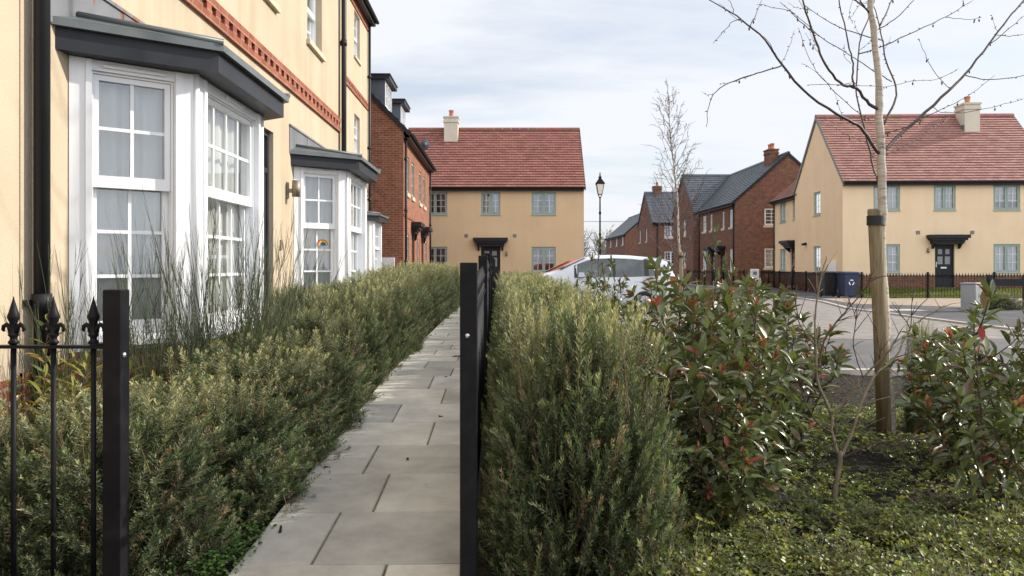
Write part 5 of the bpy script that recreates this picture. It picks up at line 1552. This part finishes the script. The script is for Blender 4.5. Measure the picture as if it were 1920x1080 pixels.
def rosemary_mesh(seed, N, nin=1500, tips=0.5):
    rng = np.random.default_rng(seed)
    out = NPM()
    def sample(n, lo):
        q = rng.random((n * 6, 3)) * [2, 2, 1] - [1, 1, 0]
        nr = (np.abs(q[:, 0]) ** 2.6 + np.abs(q[:, 1]) ** 2.6 + np.abs(q[:, 2]) ** 3.2) ** (1 / 2.8)
        gap = np.sin(q[:, 0] * 6.3 + seed) * np.sin(q[:, 1] * 5.7 + 2.1 * seed) + .6 * np.sin(q[:, 2] * 5 + q[:, 0] * 8 + seed * .7)
        ok = (nr < 1) & (nr > lo) & ((gap > -.35) | (rng.random(len(q)) < .22) | (lo == 0))
        return q[ok][:n]
    pos = sample(N, .52)
    n = len(pos)
    lump = 1 + .10 * np.sin(pos[:, 0] * 5 + seed) + .09 * np.sin(pos[:, 1] * 6.1 + 2 * seed)
    P3 = np.stack([pos[:, 0] * .5, pos[:, 1] * .5, pos[:, 2] * .88 * lump], 1)
    d = np.stack([pos[:, 0] * .55, pos[:, 1] * .55, .95 - .15 * (1 - pos[:, 2])], 1) + rng.normal(size=(n, 3)) * .27
    d = unit(d)
    base = np.array([.078, .112, .054])
    hue = rng.random((n, 1))
    tone = 1 + .22 * np.sin(pos[:, :1] * 7.1 + seed * 1.3) * np.sin(pos[:, 1:2] * 6.2 + seed)
    col = tone * np.where(hue < .08, np.array([.16, .125, .085]), np.where(hue < .36, np.array([.145, .165, .095]), base)) * (.7 + .6 * rng.random((n, 1)))
    for v in range(3):
        T, Pl, C = sprig_template(rng)
        m = np.arange(n) % 3 == v
        sc = .85 + .55 * rng.random(m.sum()); top = (pos[m, 2] > .7); sc = sc * np.where(top, 1.15, 1.0)
        R3 = frames(d[m], rng)
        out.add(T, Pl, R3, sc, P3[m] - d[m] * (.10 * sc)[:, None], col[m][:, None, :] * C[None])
    # spires standing above the rest
    ns = 70; a = rng.random(ns) * 6.28; r = .42 * np.sqrt(rng.random(ns))
    pp = np.stack([r * np.cos(a), r * np.sin(a), .80 + .10 * rng.random(ns)], 1)
    dd = unit(np.stack([pp[:, 0] * .4, pp[:, 1] * .4, np.ones(ns)], 1) + rng.normal(size=(ns, 3)) * .12)
    T, Pl, C = sprig_template(rng)
    cs = np.array([.20, .215, .12])[None] * (.7 + .6 * rng.random((ns, 1)))
    out.add(T, Pl, frames(dd, rng), .8 + .8 * rng.random(ns), pp - dd * .06, cs[:, None, :] * C[None])
    # the inside of the bush: broader growth, with shade put into its darker green
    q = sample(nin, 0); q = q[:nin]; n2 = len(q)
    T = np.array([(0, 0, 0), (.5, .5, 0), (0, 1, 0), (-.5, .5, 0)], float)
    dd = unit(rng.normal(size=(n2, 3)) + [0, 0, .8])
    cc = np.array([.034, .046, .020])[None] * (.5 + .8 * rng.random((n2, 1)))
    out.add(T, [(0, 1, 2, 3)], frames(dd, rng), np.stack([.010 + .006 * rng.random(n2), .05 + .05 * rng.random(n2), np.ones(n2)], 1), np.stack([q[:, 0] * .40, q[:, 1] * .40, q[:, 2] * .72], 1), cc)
    return out.mesh('foliage', M_ROSEMARY)

def stems_mesh(seed, n, h, spread, r, mat):
    rng = random.Random(seed); m = MB()
    for k in range(n):
        a = rng.random() * 6.28; s = spread * rng.random()
        L = wander([(.04 * math.cos(a), .04 * math.sin(a), -.06), (s * .5 * math.cos(a), s * .5 * math.sin(a), h * .4), (s * math.cos(a), s * math.sin(a), h * (.75 + .25 * rng.random()))], rng, .006, 3)
        m.tube(L, taper(len(L), r, r * .35), 5)
    o = m.build('stems', mat)
    me = o.data; bpy.data.objects.remove(o); return me

def plant(name, label, cat, loc, rz, scale, meshes, group=None):
    t = thing(name, label, cat, loc, rz, group); t.scale = scale
    for nm, me in meshes:
        o = bpy.data.objects.new(nm, me); scene.collection.objects.link(o); o.parent = t
    return t

ORD = ['first', 'second', 'third', 'fourth', 'fifth', 'sixth', 'seventh', 'eighth', 'ninth', 'tenth', 'eleventh', 'twelfth', 'thirteenth', 'fourteenth', 'fifteenth', 'sixteenth', 'seventeenth', 'eighteenth', 'nineteenth', 'twentieth', 'twenty-first', 'twenty-second', 'twenty-third', 'twenty-fourth', 'twenty-fifth', 'twenty-sixth', 'twenty-seventh', 'twenty-eighth', 'twenty-ninth', 'thirtieth']

def rosemary():
    near = [rosemary_mesh(50 + k, 2300, 2600) for k in range(4)]
    far = [rosemary_mesh(60 + k, 900, 1500) for k in range(3)]
    st = [stems_mesh(70 + k, 12, .7, .36, .009, M_TWIG) for k in range(2)]
    rng = random.Random(41)
    spots = [(-1.60, 3.28, .58, 1.0), (-1.50, 3.98, .57, 1.05), (-1.48, 4.72, .58, 1.05), (-1.46, 5.5, .62, 1.0)]
    v = 6.25
    while v < 24.5:
        h = .66 + .27 * min(1, (v - 6) / 7)
        spots.append((-1.43 - .06 * min(4, max(0, v - 8)) * .3, v, h, .88 + .2 * min(1, (v - 6) / 10))); v += .84
    for i, (x, v, h, w) in enumerate(spots):
        z = ground_z(x, v) - .02
        s = w * rng.uniform(.94, 1.06)
        ms = near[i % 4] if v < 9 else far[i % 3]
        plant('rosemary_bush', '%s rosemary bush along the left of the path, counted from the gate' % ORD[i], 'bush', S(x + rng.uniform(-.05, .05), v, z), rng.random() * 6.28, (s, s, h / .88 * rng.uniform(.95, 1.06)), [('foliage', ms), ('stems', st[i % 2])], 'rosemary along the left of the path')
    for lab, x, v, h, w in (('rosemary bush behind the fleur railings, lowest and closest to the wall', -2.15, 3.35, .50, 1.0), ('rosemary bush between the fleur railings and the broom', -2.0, 4.0, .48, .8),
                            ('brown tipped rosemary bush at the foot of the wide bay', -1.95, 6.7, .55, .7), ('rosemary bush in front of the dark cream house door', -2.1, 8.4, .74, .9), ('rosemary bush beneath the rainbow drawing', -2.0, 9.9, .72, .8)):
        plant('rosemary_bush', lab, 'bush', S(x, v, ground_z(x, v) - .02), rng.random() * 6.28, (w, w, h / .88), [('foliage', near[int(v * 3) % 4]), ('stems', st[0])])
    v = 3.28; i = 0
    while v < 20.5:
        h = .86 - .12 * min(1, max(0, v - 3.3) / 5) + .07 * min(1, max(0, v - 9) / 8)
        x = .33 + .03 * min(6, v - 3) * .8; s = .98 + .02 * min(8, v - 3); sx = s * (.80 + .2 * min(1, max(0, v - 4) / 5))
        ms = near[(i + 2) % 4] if v < 9 else far[i % 3]
        plant('rosemary_bush', '%s rosemary bush on the right of the railings, counted from the gate' % ORD[i], 'bush', S(x + rng.uniform(-.04, .04), v, ground_z(.2, v) - .04), TH + (math.pi if i % 2 else 0), (sx, s, h / .88 * rng.uniform(.96, 1.06)), [('foliage', ms), ('stems', st[i % 2])], 'rosemary on the right of the railings')
        v += .66; i += 1
    for lab, x, v, h, w in (('small upright rosemary just right of the near birch', 3.25, 6.1, .74, .26), ('second small rosemary farther right of the near birch', 3.62, 6.5, .66, .3), ('low grey green shrub at the foot of the black board fence', 14.6, 23.2, .5, 1.6)):
        plant('rosemary_bush', lab, 'bush', S(x, v, ground_z(x, v)), 1.0, (w, w, h / .88), [('foliage', far[1]), ('stems', st[1])])
rosemary()

def broom_mesh(seed, H, n=74):
    rng = random.Random(seed); m = MB()
    for k in range(n):
        a = rng.random() * 6.28; lean = .10 + .34 * rng.random(); h = H * (.34 + .66 * rng.random() ** 1.6)
        x0, y0 = .10 * rng.gauss(0, 1), .10 * rng.gauss(0, 1)
        dx, dy = math.cos(a) * lean, math.sin(a) * lean
        L = [Vector((x0 + dx * t + .02 * rng.gauss(0, 1) * t, y0 + dy * t * 1.0, h * t ** .92)) for t in (0, .2, .4, .6, .8, 1)]
        c = (.042 + .03 * rng.random(), .055 + .025 * rng.random(), .03)
        m.tube(L, [.003, .0026, .0022, .0018, .0014, .0008], 4, col=c)
        for s in range(6):
            f = .15 + .75 * rng.random(); i = min(4, int(f * 5)); p = L[i].lerp(L[i + 1], f * 5 - i)
            d = ((L[i + 1] - L[i]).normalized() + Vector((rng.gauss(0, .22), rng.gauss(0, .22), .1))).normalized(); l = H * (.16 + .26 * rng.random()) * (1.15 - f)
            T = [p, p + d * l * .5 + Vector((0, 0, .01)), p + d * l + Vector((0, 0, .05))]
            m.tube(T, [.0016, .0013, .0007], 4, col=c)
            if rng.random() < .55:
                q = T[1]; dd = (d + Vector((rng.gauss(0, .2), rng.gauss(0, .2), .1))).normalized(); m.tube([q, q + dd * l * .6], [.0015, .0008], 4, col=c)
    o = m.build('stems', M_BROOM); me = o.data; bpy.data.objects.remove(o); return me

def brooms():
    ms = [broom_mesh(80 + k, 1.25) for k in range(3)]
    for i, (lab, x, v, h, w) in enumerate((('wispy green broom in front of the downpipe', -2.28, 4.35, 1.05, .85), ('green broom before the white corner of the near bay', -2.02, 4.75, 1.06, .85), ('tallest green broom, rising over the near bay side window', -1.82, 5.15, 1.32, .95),
                                         ('green broom at the corner post of the near bay', -1.72, 5.6, 1.24, .95), ('green broom before the wide front window of the near bay', -1.70, 6.2, 1.2, .95))):
        plant('broom_bush', lab, 'bush', S(x, v, ground_z(x, v)), i * 1.9, (w, w, h), [('stems', ms[i % 3])])
brooms()

LEAF_V = np.array([(0, 0, 0), (-.10, .16, .015), (0, .16, -.01), (.10, .16, .015), (-.175, .42, .03), (0, .42, -.03), (.175, .42, .03), (-.155, .70, -.02), (0, .70, -.085), (.155, .70, -.02), (-.07, .90, -.10), (0, .90, -.14), (.07, .90, -.10), (0, 1.0, -.19)], float)
LEAF_P = [(0, 2, 1), (0, 3, 2), (1, 2, 5, 4), (2, 3, 6, 5), (4, 5, 8, 7), (5, 6, 9, 8), (7, 8, 11, 10), (8, 9, 12, 11), (10, 11, 13), (11, 12, 13)]

def photinia_mesh(seed, H, W, nstem=7, leafless_to=.13, ll=.128, shoots=3):
    rng = random.Random(seed); nr = np.random.default_rng(seed)
    st = MB(); pos = []; dr = []; sc = []; col = []
    def leaf(p, d, l, c): pos.append(p); dr.append(d); sc.append(l); col.append(c)
    def green():
        r = rng.random()
        if r < .009: return (.24, .035, .03)
        if r < .016: return (.16, .06, .03)
        if r < .13: return (.095, .115, .03)
        if r < .27: return (.105, .072, .036)
        g = .65 + .7 * rng.random()
        return (.100 * g, .126 * g, .050 * g)
    def stem(L, r0, r1, start, end_tip):
        st.tube(L, taper(len(L), r0, r1), 6)
        tot = sum((b - a).length for a, b in zip(L, L[1:])); acc = 0; nxt = start * tot; ang = rng.random() * 6.28; sp = .024
        for a, b in zip(L, L[1:]):
            seg = (b - a).length
            while acc + seg >= nxt:
                t = (nxt - acc) / seg; p = a.lerp(b, t); d = (b - a).normalized(); f = nxt / tot
                ang += 2.39996
                u = d.orthogonal().normalized(); w = d.cross(u)
                q = u * math.cos(ang) + w * math.sin(ang)
                up = .25 + .75 * f + rng.gauss(0, .2)
                dd = (q + d * up * .75 + Vector((0, 0, -.22 + .2 * f))).normalized()
                leaf(p, dd, ll * (.7 + .5 * rng.random()) * (1.05 - .25 * f), green())
                nxt += sp * (.8 + .6 * rng.random())
            acc += seg
        p = L[-1]; d = (L[-1] - L[-2]).normalized()
        u = d.orthogonal().normalized(); w = d.cross(u)
        for k in range(7):                       # top rosette
            a = k * 2.4; q = u * math.cos(a) + w * math.sin(a)
            leaf(p - d * .01 * k * .3, (q * .9 + d * (.5 + .4 * rng.random())).normalized(), ll * (.55 + .35 * rng.random()), green())
        if end_tip:                              # young coppery growth
            for k in range(7):
                a = k * 2.4; q = u * math.cos(a) + w * math.sin(a)
                c = rng.choice([(.32, .095, .05), (.25, .06, .035), (.24, .12, .05), (.36, .15, .09)])
                leaf(p + d * .012 * (k % 4), (q * (.15 + .3 * rng.random()) + d).normalized(), ll * (.28 + .26 * rng.random()), c)
    for k in range(nstem):
        a = k * 2.4 + rng.random() * .6; s = W * (.25 + .75 * math.sqrt(rng.random())); h = H * (.50 + .50 * rng.random()) * (1 - .18 * (s / W) ** 2)
        if k == 0: h = H; s *= .3
        L = wander([(.03 * math.cos(a), .03 * math.sin(a), -.05), (.35 * s * math.cos(a), .35 * s * math.sin(a), h * .35), (.8 * s * math.cos(a), .8 * s * math.sin(a), h * .75), (s * math.cos(a), s * math.sin(a), h)], rng, .006, 4)
        stem(L, .0085, .0032, leafless_to * (.6 + .6 * rng.random()), rng.random() < .75)
        for j in range(shoots):
            i = rng.randrange(3, len(L) - 2); p = L[i]; b = rng.random() * 6.28; l = (.16 + .26 * rng.random()) * min(1, H)
            d = Vector((math.cos(b), math.sin(b), .45 + .6 * rng.random())).normalized()
            T = wander([p, p + d * l * .5, p + d * l + Vector((0, 0, .06))], rng, .004, 3)
            stem(T, .004, .0022, .25, rng.random() < .2)
    g = NPM(); n = len(pos)
    D = np.array([tuple(d) for d in dr]); P3 = np.array([tuple(p) for p in pos]); C = np.array(col); s = np.array(sc)
    g.add(LEAF_V, LEAF_P, frames(D, nr, np.array([0, 0, 1.0]), .35), np.stack([s * (.82 + .35 * nr.random(n)), s, s * (.6 + 1.2 * nr.random(n))], 1), P3, C)
    return [('leaves', g.mesh('leaves', M_PHOTINIA, True)), ('stems', None, st)]

def photinias():
    kinds = []
    for k in range(5):
        a, b = photinia_mesh(90 + k, 1.0, .42)
        o = b[2].build('stems', M_TWIG); me = o.data; bpy.data.objects.remove(o)
        kinds.append([a, ('stems', me)])
    a, b = photinia_mesh(99, 1.0, .40, 5, .30, .10, 3)
    o = b[2].build('stems', M_TWIG); me = o.data; bpy.data.objects.remove(o)
    thin = [a, ('stems', me)]
    rng = random.Random(17)
    sp = [('glossy photinia closest to the camera, touching the rosemary', .98, 3.78, .86, 1.0), ('low photinia at the front edge of the bed beside the green ground cover', 1.04, 3.5, .50, .72), ('photinia with drooping leaves between the first and the bare shrub', 1.34, 4.4, .86, .9), ('photinia with one bright red leaf behind the closest one', 1.08, 4.85, .93, 1.1),
          ('narrow tall photinia with red top leaves in front of the footpath kerb', 1.36, 5.05, 1.24, .5), ('photinia directly left of the bare shrub', 1.85, 5.1, .84, 1.1), ('photinia with coppery buds in the middle of the bed', 1.55, 5.8, .86, 1.2), ('photinia pressed against the middle of the rosemary row', 1.16, 6.3, .85, 1.05),
          ('photinia below the rear wheel of the white car', 1.65, 7.2, .78, 1.1), ('photinia behind the bare shrub near the road edge', 2.15, 6.3, .82, 1.1), ('tallest photinia, red tips rising over the white car roof', .98, 7.9, 1.16, .62), ('photinia hiding the front door of the white car', 1.15, 8.7, .80, .9), ('small photinia at the back of the bed by the road', 2.2, 8.2, .58, 1.0),
          ('photinia at the right, coppery tips before the grey cabinet', 2.50, 4.0, .92, .95), ('photinia cut by the right edge, tallest of the right group', 2.86, 4.25, .96, .8), ('low dark photinia right of the near birch', 2.85, 4.95, .72, 1.0), ('photinia behind the right group, lowest one', 3.2, 5.5, .70, 1.0)]
    for i, (lab, x, v, h, w) in enumerate(sp):
        plant('photinia_shrub', lab, 'shrub', S(x, v, ground_z(x, v)), rng.random() * 6.28, (w * .95, w * .95, h * 1.12), thin if 'all' in lab else kinds[i % 5])
photinias()

def bare_shrub():
    rng = random.Random(19); Y0 = 4.1
    base = P(1562, 952, Y0); t = thing('bare_shrub', 'leafless many branched shrub growing from the low green ground cover', 'shrub', base); o = Vector(base)
    lines = [([(1562, 960), (1567, 912), (1575, 862), (1572, 845)], .013, .011, 0), ([(1573, 855), (1560, 812), (1558, 776), (1533, 712), (1530, 650), (1528, 602), (1532, 563), (1540, 520), (1550, 480)], .008, .002, .1), ([(1558, 776), (1590, 750), (1618, 709), (1640, 687), (1668, 655), (1690, 620)], .006, .002, -.15),
             ([(1576, 858), (1597, 815), (1612, 763), (1640, 705), (1677, 672), (1707, 616), (1727, 600), (1771, 572)], .008, .0018, .25), ([(1707, 616), (1710, 566), (1712, 540)], .0025, .001, .25, .25), ([(1707, 616), (1690, 590), (1672, 566)], .0025, .001, .25, .25), ([(1577, 860), (1635, 832), (1665, 830), (1700, 822), (1760, 826)], .004, .0015, -.2),
             ([(1533, 712), (1545, 640), (1578, 592), (1602, 566), (1628, 530), (1640, 500)], .005, .0015, .1, .05), ([(1530, 650), (1500, 610), (1490, 560), (1478, 530)], .003, .001, 0, .05), ([(1618, 709), (1600, 650), (1605, 600), (1590, 560)], .003, .001, -.1, -.1), ([(1640, 705), (1650, 660), (1640, 610)], .003, .001, .2, .2), ([(1677, 672), (1720, 655), (1760, 640)], .003, .001, .2, .2), ([(1560, 812), (1530, 790), (1505, 740), (1500, 700)], .004, .0012, -.2, 0)]
    for b in lines:
        pts, r0, r1, dy = b[:4]; d0 = b[4] if len(b) > 4 else 0
        n = len(pts); L = wander([P(x, y, Y0 + d0 + (dy - d0) * i / (n - 1)) - o for i, (x, y) in enumerate(pts)], rng, .002, 4)
        m = MB(); m.tube(L, taper(len(L), r0 * 1.15, r1 * 1.3), 7)
        if r0 < .01:
            for _ in range(int(len(L) / 1.6)):
                i = rng.randrange(2, len(L) - 1); d = ((L[i] - L[i - 1]).normalized() + Vector((rng.gauss(0, .7), rng.gauss(0, .7), rng.gauss(.1, .4)))).normalized(); l = .05 + .14 * rng.random()
                T = [L[i], L[i] + d * l * .5 + Vector((0, 0, .006)), L[i] + d * l]; m.tube(T, [.0022, .0018, .0011], 4)
        m.build('trunk' if r0 > .01 else 'branch', M_SHRUBBARK if r0 > .005 else M_TWIG, t)
bare_shrub()

def leafy_plants():
    for i, (lab, px, py, Y, H) in enumerate((('yellow green narrow leaved plant between the first fleur bars', 70, 800, 3.7, .92), ('smaller narrow leaved plant beside the left gate post', 150, 800, 3.9, .7))):
        rng = random.Random(22 + i); nr = np.random.default_rng(22 + i)
        x = (px - 960) / 1500 * Y; base = Vector((x, Y, ground_z(x, Y))); t = thing('leafy_plant', lab, 'plant', base)
        m = MB(); pos, dr, sc, col = [], [], [], []
        for k in range(9):
            a = rng.random() * 6.28; s = .10 + .25 * rng.random(); h = H * (.55 + .45 * rng.random()) if k else H
            if k == 0: s = .06
            L = wander([(0, 0, -.03), (.4 * s * math.cos(a), .4 * s * math.sin(a), .45 * h), (s * math.cos(a), s * math.sin(a), h)], rng, .004, 7)
            m.tube(L, taper(len(L), .004, .0015), 5)
            for j in range(4, len(L)):
                for q in range(2):
                    b = j * 2.4 + q * 3.1; d = Vector((math.cos(b), math.sin(b), .5 + .5 * rng.random())).normalized()
                    pos.append(tuple(L[j])); dr.append(tuple(d)); sc.append(.075 + .05 * rng.random())
                    g = .7 + .6 * rng.random(); col.append(rng.choice([(.17 * g, .18 * g, .035 * g), (.09 * g, .12 * g, .03 * g), (.25 * g, .17 * g, .04 * g), (.22 * g, .20 * g, .05 * g)]))
        g = NPM(); s = np.array(sc); g.add(LEAF_V, LEAF_P, frames(np.array(dr), nr, np.array([0, 0, 1.0]), .4), np.stack([s * .5, s, s], 1), np.array(pos), np.array(col))
        m.build('stems', M_TWIG, t); g.build('leaves', M_PHOTINIA, t, True)
leafy_plants()

def ground_cover():
    rng = np.random.default_rng(77)
    OV = np.array([(0, 0, 0), (-.3, .35, .05), (0, .4, -.03), (.3, .35, .05), (-.26, .7, .0), (0, .75, -.07), (.26, .7, 0), (0, 1, -.1)], float)
    OP = [(0, 2, 1), (0, 3, 2), (1, 2, 5, 4), (2, 3, 6, 5), (4, 5, 7), (5, 6, 7)]
    out = NPM(); tw = MB(); r2 = random.Random(78)
    PA, DA, CA, SA = [], [], [], []
    def patch(x, v): 
        return .5 + .5 * math.sin(x * 3.1 + 1.3 * math.sin(v * 2.3)) * math.sin(v * 2.7 + x)
    n = 0
    while n < 4900:
        if r2.random() < .45: x, v = r2.uniform(.55, 2.7), r2.uniform(2.55, 3.75)
        else: x, v = r2.uniform(1.2, 3.6), r2.uniform(3.6, 7.2)
        if v > 3.75 and not (patch(x * .8, v * .9) > .12): n += .2; continue
        if v <= 3.75 and patch(x * 1.7, v * 1.6) < .26: n += .4; continue
        n += 1
        z = ground_z(x, v); k = 16 if v < 3.75 else 12
        a = r2.random() * 6.28; l = r2.uniform(.10, .26) if v < 3.75 else r2.uniform(.05, .12); hgt = r2.uniform(.02, .08) + .24 * r2.random() * patch(x * 1.7, v * 1.6) ** 2 if v < 3.75 else .035
        p0 = Vector((x, v, z)); p1 = p0 + Vector((math.cos(a) * l * .5, math.sin(a) * l * .5, hgt)); p2 = p0 + Vector((math.cos(a) * l, math.sin(a) * l, hgt * .8))
        tw.tube([S(*p0), S(*p1), S(*p2)], [.0016, .0013, .0007], 4)
        tone = r2.random(); base = np.array([.13, .17, .035]) if tone < .50 else (np.array([.27, .285, .045]) if tone < .76 else np.array([.06, .09, .028]))
        for i in range(k):
            t = (i + 1) / k; q = p0.lerp(p1, t * 2) if t < .5 else p1.lerp(p2, t * 2 - 1)
            b = a + (1 if i % 2 else -1) * (1.0 + .4 * r2.random()); d = (math.cos(b), math.sin(b), .35 + .5 * r2.random())
            PA.append(tuple(S(*q))); DA.append(d); CA.append(base * (.65 + .7 * r2.random())); SA.append(.011 + .014 * r2.random() ** 1.5)
    for _ in range(900):                          # the small clover like weed at the left edge of the path
        x, v = -1.10 + .07 * r2.gauss(0, 1), 3.25 + .22 * r2.gauss(0, 1)
        if x > -1.0: continue
        PA.append(tuple(S(x, v, ground_z(x, v) + .01 + .05 * r2.random()))); a = r2.random() * 6.28; DA.append((math.cos(a), math.sin(a), .3)); CA.append(np.array([.06, .12, .025]) * (.6 + .8 * r2.random())); SA.append(.012 + .012 * r2.random())
    for _ in range(500):
        x, v = -1.04 + .05 * r2.gauss(0, 1), 9.6 + .3 * r2.gauss(0, 1)
        PA.append(tuple(S(x, v, ground_z(x, v) + .015 + .03 * r2.random()))); a = r2.random() * 6.28; DA.append((math.cos(a), math.sin(a), .5)); CA.append(np.array([.13, .15, .03]) * (.6 + .8 * r2.random())); SA.append(.02 + .02 * r2.random())
    D = unit(np.array(DA)); m = len(PA)
    out.add(OV, OP, frames(D, rng, np.array([0, 0, 1.0]), .5), np.array(SA), np.array(PA), np.array(CA))
    o = tag(out.build('ground_cover', M_COVER, None, True), kind='stuff')
    t2 = tw.build('runners', M_SHRUBBARK, o)
    # bark chips and fallen leaves on the soil
    c = NPM(); n = 9100
    x = np.where(rng.random(n) < .8, rng.uniform(.3, 4.2, n), rng.normal(-1.10, .08, n)); v = np.where(x > 0, rng.uniform(2.5, 9.5, n), rng.uniform(2.6, 14, n))
    x[-100:-90] = rng.uniform(-1.02, -.2, 10); v[-100:-90] = rng.uniform(4, 14, 10) 
    z = np.array([ground_z(a, b) for a, b in zip(x, v)]) + .004 + .01 * rng.random(n); z[-100:-90] += .016
    W = np.array([tuple(S(a, b, q)) for a, b, q in zip(x, v, z)])
    d = unit(np.stack([rng.normal(size=n), rng.normal(size=n), rng.normal(size=n) * .25], 1))
    T = np.array([(-.5, 0, 0), (-.35, 1, .05), (.4, .9, 0), (.5, .1, .08)], float)
    u = rng.random((n, 1)); col = np.where(u < .07, np.array([.26, .19, .14]), np.where(u < .5, np.array([.044, .032, .025]), np.array([.020, .015, .013]))) * (.6 + .8 * rng.random((n, 1)))
    c.add(T, [(0, 1, 2, 3)], frames(d, rng, np.array([0, 0, 1.0]), .4), np.stack([.006 + .012 * rng.random(n), .015 + .035 * rng.random(n), .01 * np.ones(n)], 1), W, col)
    tag(c.build('bark_mulch', M_CHIP), kind='stuff')
ground_cover()
